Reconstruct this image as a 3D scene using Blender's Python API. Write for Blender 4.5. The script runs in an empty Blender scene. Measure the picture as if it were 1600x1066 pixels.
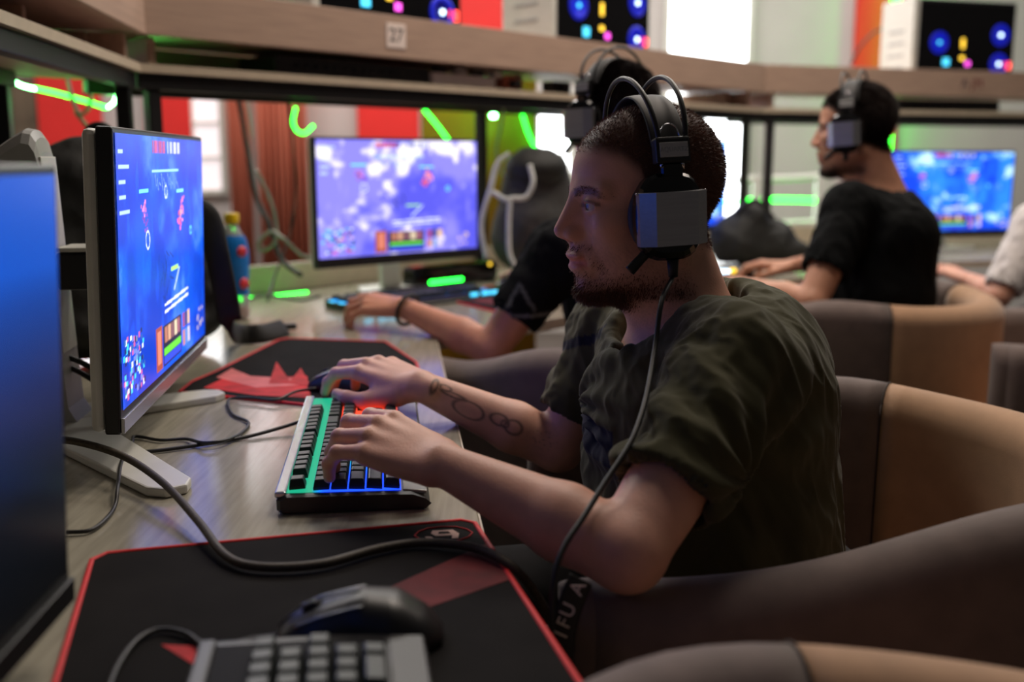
import bpy, bmesh, math, random
import numpy as np
from mathutils import Vector, Matrix
random.seed(7)
RNG = np.random.default_rng(11)
SC = bpy.context.scene
COL = SC.collection
R = math.radians

# ------------------------------------------------------------------ camera
CAM_Z, PITCH, F = 1.10, R(10.0), 1600.0
cd = bpy.data.cameras.new('camera')
cam = bpy.data.objects.new('camera', cd)
COL.objects.link(cam)
cd.sensor_width = 36.0
cd.lens = 36.0
cam.location = (0, 0, CAM_Z)
cam.rotation_euler = (R(90) - PITCH, 0, 0)
cd.clip_start = 0.02
cd.dof.use_dof = True
cd.dof.focus_distance = 1.17
cd.dof.aperture_fstop = 2.8
SC.camera = cam

# ------------------------------------------------------------------ world, exposure
SC.view_settings.view_transform = 'Standard'
SC.view_settings.look = 'None'
SC.view_settings.exposure = 0.6
SC.view_settings.gamma = 1.0
SC.view_settings.use_curve_mapping = False
SC.render.film_transparent = False
wd = bpy.data.worlds.new('world')
SC.world = wd
wd.use_nodes = True
wd.node_tree.nodes['Background'].inputs[0].default_value = (0.95, 0.86, 0.80, 1)
wd.node_tree.nodes['Background'].inputs[1].default_value = 0.024


def area_light(name, loc, target, size, size_y, power, color, spread=180):
    l = bpy.data.lights.new(name, 'AREA')
    l.shape = 'RECTANGLE'
    l.size, l.size_y = size, size_y
    l.energy = power
    l.color = color
    l.spread = R(spread)
    o = bpy.data.objects.new(name, l)
    COL.objects.link(o)
    o.location = loc
    d = Vector(target) - Vector(loc)
    o.rotation_euler = d.to_track_quat('-Z', 'Y').to_euler()
    return o


# ceiling lamps of the hall, all above the top edge of the picture
area_light('ceiling_lamp_back_offscreen', (0.6, 5.0, 3.3), (0.6, 5.0, 0), 4.5, 0.8, 80, (1.0, 0.94, 0.88))
area_light('ceiling_lamp_far_offscreen', (-1.9, 4.2, 3.3), (-1.9, 4.2, 0), 1.6, 0.8, 36, (1.0, 0.94, 0.88))
area_light('ceiling_lamp_row_offscreen', (1.3, 3.0, 3.1), (1.3, 3.0, 0), 0.6, 0.6, 14, (1.0, 0.86, 0.74))
area_light('ceiling_lamp_middle_offscreen', (0.25, 2.55, 3.1), (0.25, 2.55, 0), 0.6, 0.6, 14, (1.0, 0.86, 0.74))
area_light('ceiling_lamp_near_offscreen', (0.55, 1.85, 3.1), (0.55, 1.85, 0), 0.6, 0.6, 7, (1.0, 0.86, 0.74))


# ------------------------------------------------------------------ projection helpers (pixel of the 1600x1066 frame -> metric point)
CP, SP = math.cos(PITCH), math.sin(PITCH)


def W(px, py, d):
    """point on the view ray at axial depth d"""
    x = (px - 800) / F * d
    c = (533 - py) / F * d
    return np.array([x, d * CP + c * SP, CAM_Z - d * SP + c * CP])


def WZ(px, py, z):
    a = W(px, py, 1.0) - np.array([0, 0, CAM_Z])
    return a * ((z - CAM_Z) / a[2]) + np.array([0, 0, CAM_Z])


def WY(px, py, y):
    a = W(px, py, 1.0) - np.array([0, 0, CAM_Z])
    return a * (y / a[1]) + np.array([0, 0, CAM_Z])


def srgb(r, g, b):
    def f(c):
        c /= 255.0
        return c / 12.92 if c <= 0.04045 else ((c + 0.055) / 1.055) ** 2.4
    return (f(r), f(g), f(b))


def srgb_arr(a):
    a = np.clip(np.asarray(a, float), 0, 1)
    return np.where(a <= 0.04045, a / 12.92, ((a + 0.055) / 1.055) ** 2.4)


# ------------------------------------------------------------------ materials
MATS = {}


def new_mat(name):
    m = bpy.data.materials.new(name)
    m.use_nodes = True
    nt = m.node_tree
    b = nt.nodes['Principled BSDF']
    MATS[name] = m
    return m, nt, b


def pbr(name, col, rough=0.5, metal=0.0, var=0.12, scale=30.0, bump=0.0, bscale=None, emit=None, estr=0.0, sheen=0.0,
        coat=0.0, stretch=None, spec=None, alpha=None, trans=0.0):
    m, nt, b = new_mat(name)
    N = nt.nodes
    L = nt.links
    tc = N.new('ShaderNodeTexCoord')
    mp = N.new('ShaderNodeMapping')
    L.new(tc.outputs['Object'], mp.inputs[0])
    if stretch:
        mp.inputs['Scale'].default_value = stretch
    nz = N.new('ShaderNodeTexNoise')
    nz.inputs['Scale'].default_value = scale
    nz.inputs['Detail'].default_value = 4
    L.new(mp.outputs[0], nz.inputs['Vector'])
    rp = N.new('ShaderNodeValToRGB')
    c = np.array(col)
    rp.color_ramp.elements[0].position = 0.3
    rp.color_ramp.elements[1].position = 0.7
    rp.color_ramp.elements[0].color = (*np.clip(c * (1 - var), 0, 1), 1)
    rp.color_ramp.elements[1].color = (*np.clip(c * (1 + var), 0, 1), 1)
    L.new(nz.outputs['Fac'], rp.inputs[0])
    L.new(rp.outputs[0], b.inputs['Base Color'])
    b.inputs['Roughness'].default_value = rough
    b.inputs['Metallic'].default_value = metal
    if spec is not None:
        b.inputs['Specular IOR Level'].default_value = spec
    if bump:
        n2 = N.new('ShaderNodeTexNoise')
        n2.inputs['Scale'].default_value = bscale or scale * 6
        n2.inputs['Detail'].default_value = 3
        L.new(mp.outputs[0], n2.inputs['Vector'])
        bp = N.new('ShaderNodeBump')
        bp.inputs['Strength'].default_value = bump
        bp.inputs['Distance'].default_value = 0.002
        L.new(n2.outputs['Fac'], bp.inputs['Height'])
        L.new(bp.outputs[0], b.inputs['Normal'])
    if emit is not None:
        b.inputs['Emission Color'].default_value = (*emit, 1)
        b.inputs['Emission Strength'].default_value = estr
    if sheen:
        b.inputs['Sheen Weight'].default_value = sheen
    if coat:
        b.inputs['Coat Weight'].default_value = coat
    if trans:
        b.inputs['Transmission Weight'].default_value = trans
    return m


def vcol_mat(name, rough=0.5, sss=0.0, var=0.06, scale=60, bump=0.0, emit=0.0, sheen=0.0, spec=0.5, bscale=300):
    """colour from the point colours 'Col' with a little noise"""
    m, nt, b = new_mat(name)
    N, L = nt.nodes, nt.links
    at = N.new('ShaderNodeVertexColor')
    at.layer_name = 'Col'
    if emit:
        b.inputs['Base Color'].default_value = (0.01, 0.01, 0.012, 1)
        L.new(at.outputs['Color'], b.inputs['Emission Color'])
        b.inputs['Emission Strength'].default_value = emit
    else:
        tc = N.new('ShaderNodeTexCoord')
        nz = N.new('ShaderNodeTexNoise')
        nz.inputs['Scale'].default_value = scale
        nz.inputs['Detail'].default_value = 5
        L.new(tc.outputs['Object'], nz.inputs['Vector'])
        mr = N.new('ShaderNodeMapRange')
        mr.inputs[3].default_value = 1 - var
        mr.inputs[4].default_value = 1 + var
        L.new(nz.outputs['Fac'], mr.inputs[0])
        mx = N.new('ShaderNodeVectorMath')
        mx.operation = 'SCALE'
        L.new(at.outputs['Color'], mx.inputs[0])
        L.new(mr.outputs[0], mx.inputs['Scale'])
        L.new(mx.outputs[0], b.inputs['Base Color'])
        if bump:
            n2 = N.new('ShaderNodeTexNoise')
            n2.inputs['Scale'].default_value = bscale
            L.new(tc.outputs['Object'], n2.inputs['Vector'])
            bp = N.new('ShaderNodeBump')
            bp.inputs['Strength'].default_value = bump
            bp.inputs['Distance'].default_value = 0.001
            L.new(n2.outputs['Fac'], bp.inputs['Height'])
            L.new(bp.outputs[0], b.inputs['Normal'])
    b.inputs['Roughness'].default_value = rough
    b.inputs['Specular IOR Level'].default_value = spec
    if sss:
        b.inputs['Subsurface Weight'].default_value = sss
        b.inputs['Subsurface Radius'].default_value = (0.012, 0.005, 0.003)
        b.inputs['Subsurface Scale'].default_value = 0.6
    if sheen:
        b.inputs['Sheen Weight'].default_value = sheen
    return m


def emission(name, col, strength):
    m, nt, b = new_mat(name)
    b.inputs['Base Color'].default_value = (*[min(1, c) for c in col], 1)
    b.inputs['Emission Color'].default_value = (*col, 1)
    b.inputs['Emission Strength'].default_value = strength
    return m


M_wood = pbr('desk_wood', srgb(166, 161, 144), rough=0.17, var=0.16, scale=9, stretch=(14, 1.0, 14), bump=0.04, bscale=60, spec=0.8)
M_shelf = pbr('shelf_wood', srgb(188, 160, 142), rough=0.5, var=0.10, scale=8, stretch=(1.0, 12, 12))
M_edge = pbr('edge_band', srgb(205, 190, 168), rough=0.45, var=0.06)
M_blackmetal = pbr('black_metal', (0.012, 0.012, 0.013), rough=0.45, metal=0.2, var=0.2)
M_black = pbr('black_plastic', (0.012, 0.012, 0.013), rough=0.38, var=0.15)
M_gloss = pbr('gloss_black', (0.006, 0.006, 0.007), rough=0.12, var=0.1)
M_rubber = pbr('black_rubber', (0.014, 0.013, 0.013), rough=0.6, var=0.2)
M_white = pbr('white_plastic', srgb(222, 222, 214), rough=0.35, var=0.04)
M_greypl = pbr('grey_plastic', srgb(178, 180, 178), rough=0.4, var=0.05)
M_silver = pbr('brushed_silver', srgb(186, 188, 192), rough=0.27, metal=0.7, var=0.06, scale=12, stretch=(1, 30, 30), bump=0.03)
M_chrome = pbr('chrome', srgb(210, 210, 215), rough=0.12, metal=1.0, var=0.03)
M_key = pbr('keycap', srgb(44, 50, 48), rough=0.36, var=0.1, scale=90, spec=0.3)
M_padcloth = pbr('mousepad_cloth', srgb(28, 26, 26), spec=0.12, rough=0.9, var=0.22, scale=16, bump=0.12, bscale=900)
M_padred = pbr('mousepad_red', srgb(224, 22, 26), rough=0.6, var=0.1, scale=200, emit=srgb(224, 22, 26), estr=0.0)
M_padart = pbr('mousepad_art', srgb(205, 40, 44), rough=0.8, var=0.35, scale=22)
M_padart2 = pbr('mousepad_art_pale', srgb(225, 120, 118), rough=0.8, var=0.2, scale=22)
M_padart3 = pbr('mousepad_art_dark', srgb(104, 26, 30), rough=0.85, var=0.35, scale=30)
M_padlogo = pbr('mousepad_logo', srgb(214, 178, 164), rough=0.8, var=0.1)
M_chairgrey = pbr('chair_grey_velour', srgb(112, 96, 90), rough=0.85, var=0.12, scale=30, sheen=0.25, bump=0.1, bscale=700)
M_chairtan = pbr('chair_tan_velour', srgb(186, 146, 112), rough=0.85, var=0.08, scale=30, sheen=0.25, bump=0.1, bscale=700)
M_seam = pbr('chair_seam', srgb(58, 46, 40), rough=0.8, var=0.1)
M_leg = pbr('chair_leg_wood', srgb(176, 150, 112), rough=0.5, var=0.1, scale=20, stretch=(1, 1, 0.1))
M_bag = pbr('bag_fabric', (0.012, 0.013, 0.012), rough=0.7, var=0.4, scale=20, bump=0.3, bscale=140)
M_baggrey = pbr('bag_grey_fabric', srgb(62, 62, 62), rough=0.8, var=0.2, scale=20, bump=0.3, bscale=140)
M_piping = pbr('bag_piping', srgb(206, 210, 204), rough=0.5, var=0.1)
M_cable = pbr('cable_black', (0.012, 0.011, 0.010), rough=0.45, var=0.2)
M_cablegrey = pbr('cable_grey', srgb(150, 148, 138), rough=0.5, var=0.1)
M_cablebrown = pbr('cable_braid', srgb(70, 62, 50), rough=0.6, var=0.3, scale=300)
M_lime = pbr('lime_plastic', srgb(196, 212, 40), rough=0.4, var=0.1)
M_yellow = pbr('yellow_plastic', srgb(240, 205, 20), rough=0.35, var=0.05)
M_label = pbr('bottle_label', srgb(20, 120, 205), rough=0.3, var=0.15, scale=25)
M_labelred = pbr('bottle_label_red', srgb(225, 60, 70), rough=0.3, var=0.2, scale=40)
M_juice = pbr('orange_drink', srgb(250, 90, 40), rough=0.2, var=0.05)
M_bottle = pbr('clear_bottle', srgb(225, 235, 235), rough=0.12, var=0.03, trans=0.55)
M_trouser = pbr('dark_trousers', (0.012, 0.012, 0.015), rough=0.9, var=0.3, scale=40)
M_hair = pbr('brown_hair', srgb(108, 68, 50), rough=0.55, var=0.35, scale=60)
M_hairdark = pbr('dark_hair', srgb(48, 34, 28), rough=0.55, var=0.35, scale=60)
M_skin = vcol_mat('skin', rough=0.48, sss=0.12, var=0.10, scale=55, bump=0.25, bscale=420, spec=0.4)
M_shirt = vcol_mat('olive_cotton', rough=0.9, var=0.10, scale=25, bump=0.15, sheen=0.1, spec=0.2, bscale=900)
M_shirt2 = vcol_mat('black_cotton', rough=0.92, var=0.2, scale=25, bump=0.1, spec=0.15)
M_screen = vcol_mat('screen_picture', emit=1.2, rough=0.25, spec=0.25)
M_eye = vcol_mat('eye', rough=0.1, var=0.0)
M_wall = pbr('wall_paint', srgb(196, 190, 188), rough=0.85, var=0.04, scale=3)
M_floor = pbr('floor_vinyl', srgb(70, 60, 54), rough=0.5, var=0.15, scale=8)
M_red = pbr('red_panel', srgb(226, 40, 36), rough=0.6, var=0.06, scale=4)
M_redcurt = pbr('salmon_curtain', srgb(196, 112, 88), rough=0.85, var=0.12, scale=5, stretch=(1, 1, 0.1))
M_orange = pbr('orange_panel', srgb(200, 138, 30), rough=0.6, var=0.25, scale=3)
M_brownglass = pbr('dim_doorway', srgb(96, 82, 66), rough=0.7, var=0.5, scale=5)
M_daylight = emission('daylight_pane', (0.93, 0.97, 1.0), 5.0)
M_dimpane = emission('hazy_pane', (0.80, 0.72, 0.74), 0.55)
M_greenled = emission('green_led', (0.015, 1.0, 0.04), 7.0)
M_greenled2 = emission('green_led_bright', (0.12, 1.0, 0.18), 40.0)
M_cyanled = emission('cyan_led', (0.08, 0.65, 1.0), 1.1)
M_blueled = emission('blue_led', (0.02, 0.06, 1.0), 2.6)
M_bluehaze = emission('blue_glow', (0.005, 0.012, 0.50), 0.45)
M_whiteled = emission('white_led', (0.6, 0.8, 1.0), 3.0)
M_redled = emission('red_led', (1.0, 0.06, 0.04), 2.2)
M_pinkled = emission('pink_led', (1.0, 0.1, 0.8), 1.3)
M_amberled = emission('amber_led', (1.0, 0.62, 0.05), 1.4)
M_paper = pbr('paper', srgb(248, 232, 224), rough=0.7, var=0.03)
M_ink = pbr('ink', srgb(60, 42, 44), rough=0.7, var=0.05)
M_strip = pbr('power_strip', srgb(226, 222, 222), rough=0.4, var=0.05)


# ------------------------------------------------------------------ object helpers
def link(name, me, mat, parent=None):
    o = bpy.data.objects.new(name, me)
    COL.objects.link(o)
    if mat is not None and not me.materials:
        me.materials.append(mat)
    if parent is not None:
        o.parent = parent
    return o


def pyd(name, v, f, mat, parent=None, smooth=False):
    me = bpy.data.meshes.new(name)
    me.from_pydata([tuple(map(float, p)) for p in v], [], [tuple(map(int, q)) for q in f])
    bm = bmesh.new()
    bm.from_mesh(me)
    bmesh.ops.recalc_face_normals(bm, faces=bm.faces)
    bm.to_mesh(me)
    bm.free()
    if smooth:
        me.polygons.foreach_set('use_smooth', [True] * len(me.polygons))
    return link(name, me, mat, parent)


def tag(o, label, cat, group=None, kind=None):
    if label:
        o['label'] = label
    if cat:
        o['category'] = cat
    if group:
        o['group'] = group
    if kind:
        o['kind'] = kind
    return o


def thing(name, label, cat, loc=(0, 0, 0), rz=0.0, group=None):
    o = bpy.data.objects.new(name, None)
    COL.objects.link(o)
    o.location = tuple(map(float, loc))
    o.rotation_euler = (0, 0, rz)
    o.empty_display_size = 0.05
    return tag(o, label, cat, group)


def copy_tree(o, parent=None):
    c = o.copy()
    COL.objects.link(c)
    c.parent = parent
    for ch in list(o.children):
        copy_tree(ch, c)
    return c


def box_mesh(size, bevel=0.004, seg=2, name='box'):
    bm = bmesh.new()
    bmesh.ops.create_cube(bm, size=1.0)
    for v in bm.verts:
        v.co = Vector((v.co.x * size[0], v.co.y * size[1], v.co.z * size[2]))
    if bevel:
        bmesh.ops.bevel(bm, geom=list(bm.edges), offset=min(bevel, min(size) * 0.45), segments=seg, affect='EDGES', profile=0.5)
    me = bpy.data.meshes.new(name)
    bm.to_mesh(me)
    bm.free()
    return me


def box(name, size, loc, mat, parent=None, rot=(0, 0, 0), bevel=0.003, seg=2):
    o = link(name, box_mesh(size, bevel, seg, name), mat, parent)
    o.location = tuple(map(float, loc))
    o.rotation_euler = rot
    return o


def prism(name, poly, z0, z1, mat, parent=None, bevel=0.0, loc=None):
    bm = bmesh.new()
    vs = [bm.verts.new((float(p[0]), float(p[1]), float(z0))) for p in poly]
    f = bm.faces.new(vs)
    r = bmesh.ops.extrude_face_region(bm, geom=[f])
    up = [g for g in r['geom'] if isinstance(g, bmesh.types.BMVert)]
    for v in up:
        v.co.z = z1
    bmesh.ops.recalc_face_normals(bm, faces=bm.faces)
    if bevel:
        bmesh.ops.bevel(bm, geom=list(bm.edges), offset=bevel, segments=2, affect='EDGES', profile=0.5)
    me = bpy.data.meshes.new(name)
    bm.to_mesh(me)
    bm.free()
    o = link(name, me, mat, parent)
    if loc is not None:
        o.location = tuple(loc)
    return o


def catmull(pts, n=8, closed=False):
    P = [np.array(p, float) for p in pts]
    if closed:
        P = [P[-1]] + P + [P[0], P[1]]
    else:
        P = [2 * P[0] - P[1]] + P + [2 * P[-1] - P[-2]]
    out = []
    for i in range(1, len(P) - 2):
        for k in range(n):
            t = k / n
            a, b, c, d = P[i - 1:i + 3]
            out.append(0.5 * ((2 * b) + (c - a) * t + (2 * a - 5 * b + 4 * c - d) * t * t + (3 * b - a - 3 * c + d) * t ** 3))
    if not closed:
        out.append(P[-2])
    return np.array(out)


def sweep(path, rad, seg=8, closed=False, flat=None):
    """tube vertices / faces along a polyline; rad scalar or list; flat=(up vector, ratio) for ribbons"""
    path = np.asarray(path, float)
    n = len(path)
    rad = np.broadcast_to(np.asarray(rad, float), (n,))
    T = np.gradient(path, axis=0) if not closed else (np.roll(path, -1, 0) - np.roll(path, 1, 0))
    T /= np.maximum(np.linalg.norm(T, axis=1, keepdims=True), 1e-9)
    up = np.array([0, 0, 1.0]) if flat is None else np.array(flat[0], float)
    v, f = [], []
    prev = None
    for i in range(n):
        t = T[i]
        if prev is None or flat is not None:
            a = up if abs(np.dot(up, t)) < 0.95 else np.array([1.0, 0, 0])
            s = np.cross(t, a)
        else:
            s = prev - t * np.dot(prev, t)
        s /= max(np.linalg.norm(s), 1e-9)
        prev = s
        u = np.cross(s, t)
        rr = 1.0 if flat is None else flat[1]
        for k in range(seg):
            a = 2 * math.pi * k / seg
            v.append(path[i] + rad[i] * (math.cos(a) * s + rr * math.sin(a) * u))
    m = n if closed else n - 1
    for i in range(m):
        for k in range(seg):
            i2 = (i + 1) % n
            f.append((i * seg + k, i * seg + (k + 1) % seg, i2 * seg + (k + 1) % seg, i2 * seg + k))
    if not closed:
        f.append(tuple(range(seg - 1, -1, -1)))
        f.append(tuple((n - 1) * seg + k for k in range(seg)))
    return v, f


def tube(name, pts, rad, mat, parent=None, seg=8, n=8, closed=False, flat=None, raw=False):
    path = np.asarray(pts, float) if raw else catmull(pts, n, closed)
    if np.ndim(rad):
        rad = np.interp(np.linspace(0, 1, len(path)), np.linspace(0, 1, len(rad)), rad)
    v, f = sweep(path, rad, seg, closed, flat)
    return pyd(name, v, f, mat, parent, smooth=True)


def lathe(name, prof, mat, parent=None, seg=28, loc=None, cap=True):
    v, f = [], []
    for (r, z) in prof:
        for k in range(seg):
            a = 2 * math.pi * k / seg
            v.append((r * math.cos(a), r * math.sin(a), z))
    for i in range(len(prof) - 1):
        for k in range(seg):
            f.append((i * seg + k, i * seg + (k + 1) % seg, (i + 1) * seg + (k + 1) % seg, (i + 1) * seg + k))
    if cap:
        f.append(tuple(range(seg)))
        f.append(tuple((len(prof) - 1) * seg + k for k in range(seg)))
    o = pyd(name, v, f, mat, parent, smooth=True)
    if loc is not None:
        o.location = tuple(loc)
    return o


def text_mesh(name, s, size, mat, parent=None, loc=(0, 0, 0), rot=(0, 0, 0), extrude=0.0004, align='CENTER'):
    cu = bpy.data.curves.new(name, 'FONT')
    cu.body = s
    cu.size = size
    cu.align_x = align
    cu.align_y = 'CENTER'
    cu.extrude = extrude
    t = bpy.data.objects.new(name + '_tmp', cu)
    COL.objects.link(t)
    dg = bpy.context.evaluated_depsgraph_get()
    me = bpy.data.meshes.new_from_object(t.evaluated_get(dg))
    bpy.data.objects.remove(t)
    me.name = name
    me.materials.clear()
    o = link(name, me, mat, parent)
    o.location = tuple(map(float, loc))
    o.rotation_euler = rot
    return o


def set_colors(me, cols):
    a = me.color_attributes.new('Col', 'FLOAT_COLOR', 'POINT')
    c = np.ones((len(me.vertices), 4), np.float32)
    c[:, :3] = cols
    a.data.foreach_set('color', c.ravel())


# ------------------------------------------------------------------ smooth numpy noise
_PERM = RNG.random(1 << 16)


def vnoise(p):
    p = np.asarray(p, float)
    i = np.floor(p).astype(np.int64)
    f = p - i
    f = f * f * (3 - 2 * f)
    out = 0
    for dx in (0, 1):
        for dy in (0, 1):
            for dz in (0, 1):
                h = ((i[..., 0] + dx) * 73856093) ^ ((i[..., 1] + dy) * 19349663) ^ ((i[..., 2] + dz) * 83492791)
                w = (f[..., 0] if dx else 1 - f[..., 0]) * (f[..., 1] if dy else 1 - f[..., 1]) * (f[..., 2] if dz else 1 - f[..., 2])
                out = out + w * _PERM[h & 0xFFFF]
    return out


def fbm(p, o=4):
    p = np.asarray(p, float)
    s, a, t = 0, 0.5, 0
    for _ in range(o):
        s = s + a * vnoise(p)
        t += a
        a *= 0.5
        p = p * 2.03 + 11.3
    return s / t


def sstep(a, b, x):
    t = np.clip((x - a) / (b - a), 0, 1)
    return t * t * (3 - 2 * t)


# ------------------------------------------------------------------ signed-distance modelling (bodies and clothes)
class Sdf:
    def __init__(self):
        self.ops = []

    def rcone(self, a, b, ra, rb, k=0.01, op='u', fr=None):
        a, b = np.array(a, float), np.array(b, float)
        if fr is not None:
            z = fr[2]
            a, b, ra, rb, k = fr[0] + fr[1] @ (a * z), fr[0] + fr[1] @ (b * z), ra * z, rb * z, k * z
        ab = b - a
        L2 = max(ab @ ab, 1e-12)

        def fn(p):
            q = p - a
            t = np.clip(q @ ab / L2, 0, 1)
            return np.linalg.norm(q - t[:, None] * ab, axis=1) - (ra + t * (rb - ra))
        self.ops.append((op, fn, (a + b) / 2, np.sqrt(L2) / 2 + max(ra, rb), k))
        return self

    def ell(self, c, r, k=0.01, op='u', fr=None, rot=None):
        c = np.array(c, float)
        r = np.array(r, float)
        M = np.eye(3) if fr is None else fr[1]
        if fr is not None:
            c, r, k = fr[0] + M @ (c * fr[2]), r * fr[2], k * fr[2]
        if rot is not None:
            M = M @ rot

        def fn(p):
            q = (p - c) @ M
            k0 = np.linalg.norm(q / r, axis=1)
            k1 = np.linalg.norm(q / (r * r), axis=1)
            return np.where(k1 > 1e-9, k0 * (k0 - 1) / np.maximum(k1, 1e-9), -r.min())
        self.ops.append((op, fn, c, r.max(), k))
        return self

    def chain(self, pts, rads, k=0.012, fr=None):
        for i in range(len(pts) - 1):
            self.rcone(pts[i], pts[i + 1], rads[i], rads[i + 1], k, fr=fr)
        return self

    def ev(self, p, ops=None):
        d = np.full(len(p), 1.0)
        for (op, fn, c, rad, k) in (self.ops if ops is None else ops):
            e = fn(p)
            if op == 'u':
                h = np.maximum(k - np.abs(d - e), 0) / k
                d = np.minimum(d, e) - h * h * k * 0.25
            elif op == 's':
                e = -e
                h = np.maximum(k - np.abs(d - e), 0) / k
                d = np.maximum(d, e) + h * h * k * 0.25
        return d

    def mesh(self, bmin, bmax, h, clip=None):
        bmin, bmax = np.array(bmin, float), np.array(bmax, float)
        n = 16
        nb = np.ceil((bmax - bmin) / (h * n)).astype(int)
        g = np.stack(np.meshgrid(*[np.arange(x) for x in nb], indexing='ij'), -1).reshape(-1, 3)
        ctr = bmin + (g + 0.5) * n * h
        Rb = 0.5 * n * h * math.sqrt(3)
        dc = self.ev(ctr)
        keep = g[np.abs(dc) < Rb * 1.7 + 0.01]
        ax = np.arange(n + 1)
        loc = np.stack(np.meshgrid(ax, ax, ax, indexing='ij'), -1).reshape(-1, 3)
        V, K, Q = [], [], []
        big = np.array([(nb[1] * n + 2) * (nb[2] * n + 2), nb[2] * n + 2, 1], np.int64)
        for b in keep:
            o = b * n
            c = bmin + (b + 0.5) * n * h
            ops = [q for q in self.ops if np.linalg.norm(q[2] - c) - q[3] < Rb + q[4] + 0.03]
            if not any(q[0] == 'u' for q in ops):
                continue
            val = self.ev(bmin + (loc + o) * h, ops).reshape(n + 1, n + 1, n + 1)
            if clip is not None:
                pass
            if val.min() > 0 or val.max() < 0:
                continue
            s = val < 0
            cnt = np.zeros((n, n, n), np.int8)
            acc = np.zeros((n, n, n, 3))
            ce = np.zeros((n, n, n))
            sl = [slice(0, n), slice(1, n + 1)]
            for i in (0, 1):
                for j in (0, 1):
                    for k in (0, 1):
                        cnt += s[sl[i], sl[j], sl[k]]
            mix = (cnt > 0) & (cnt < 8)
            if not mix.any():
                continue
            for axx in range(3):
                oth = [q for q in range(3) if q != axx]
                for i in (0, 1):
                    for j in (0, 1):
                        i0 = [None] * 3
                        i1 = [None] * 3
                        i0[axx], i1[axx] = sl[0], sl[1]
                        i0[oth[0]] = i1[oth[0]] = sl[i]
                        i0[oth[1]] = i1[oth[1]] = sl[j]
                        a, bb = val[tuple(i0)], val[tuple(i1)]
                        cr = (a < 0) != (bb < 0)
                        t = np.where(cr, a / np.where(cr, a - bb, 1), 0)
                        ce += cr
                        acc[..., axx] += np.where(cr, t, 0)
                        acc[..., oth[0]] += cr * i
                        acc[..., oth[1]] += cr * j
            idx = np.argwhere(mix)
            pos = acc[mix] / ce[mix][:, None]
            gi = idx + o
            V.append(bmin + (gi + pos) * h)
            K.append((gi + 1) @ big)
            for axx in range(3):
                oth = [(axx + 1) % 3, (axx + 2) % 3]
                i1 = [sl[0]] * 3
                i1[axx] = sl[1]
                a, bb = s[:n, :n, :n], s[tuple(i1)]
                e = np.argwhere(a != bb)
                if not len(e):
                    continue
                fl = a[a != bb]
                e = e + o + 1
                e1, e2 = np.zeros(3, int), np.zeros(3, int)
                e1[oth[0]], e2[oth[1]] = 1, 1
                q = np.stack([e @ big, (e - e1) @ big, (e - e1 - e2) @ big, (e - e2) @ big], 1)
                q[~fl] = q[~fl][:, ::-1]
                Q.append(q)
        V = np.concatenate(V)
        K = np.concatenate(K)
        Q = np.concatenate(Q)
        od = np.argsort(K)
        V, K = V[od], K[od]
        ix = np.searchsorted(K, Q)
        ix = np.minimum(ix, len(K) - 1)
        ok = (K[ix] == Q).all(1)
        return V, ix[ok]


def np_mesh(name, V, Q, mat, parent=None, cols=None, smooth=True):
    me = bpy.data.meshes.new(name)
    me.vertices.add(len(V))
    me.vertices.foreach_set('co', np.asarray(V, np.float32).ravel())
    nq = Q.shape[1]
    me.loops.add(len(Q) * nq)
    me.loops.foreach_set('vertex_index', Q.astype(np.int32).ravel())
    me.polygons.add(len(Q))
    me.polygons.foreach_set('loop_start', np.arange(0, len(Q) * nq, nq, dtype=np.int32))
    me.update(calc_edges=True)
    me.validate()
    if smooth:
        me.polygons.foreach_set('use_smooth', np.ones(len(me.polygons), bool))
    if cols is not None:
        set_colors(me, cols)
    return link(name, me, mat, parent)


def vert_normals(V, Q):
    n = np.zeros_like(V)
    a = np.cross(V[Q[:, 2]] - V[Q[:, 0]], V[Q[:, 3]] - V[Q[:, 1]])
    for k in range(4):
        np.add.at(n, Q[:, k], a)
    return n / np.maximum(np.linalg.norm(n, axis=1, keepdims=True), 1e-12)


def frame(o, x, up=(0, 0, 1), flip=False, scale=1.0):
    """local axes: x = given direction, z close to up, y = z cross x (or its mirror)"""
    x = np.array(x, float)
    x /= np.linalg.norm(x)
    z = np.array(up, float)
    z = z - x * (z @ x)
    z /= np.linalg.norm(z)
    y = np.cross(z, x)
    if flip:
        y = -y
    return (np.array(o, float), np.stack([x, y, z], 1), scale)


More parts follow.
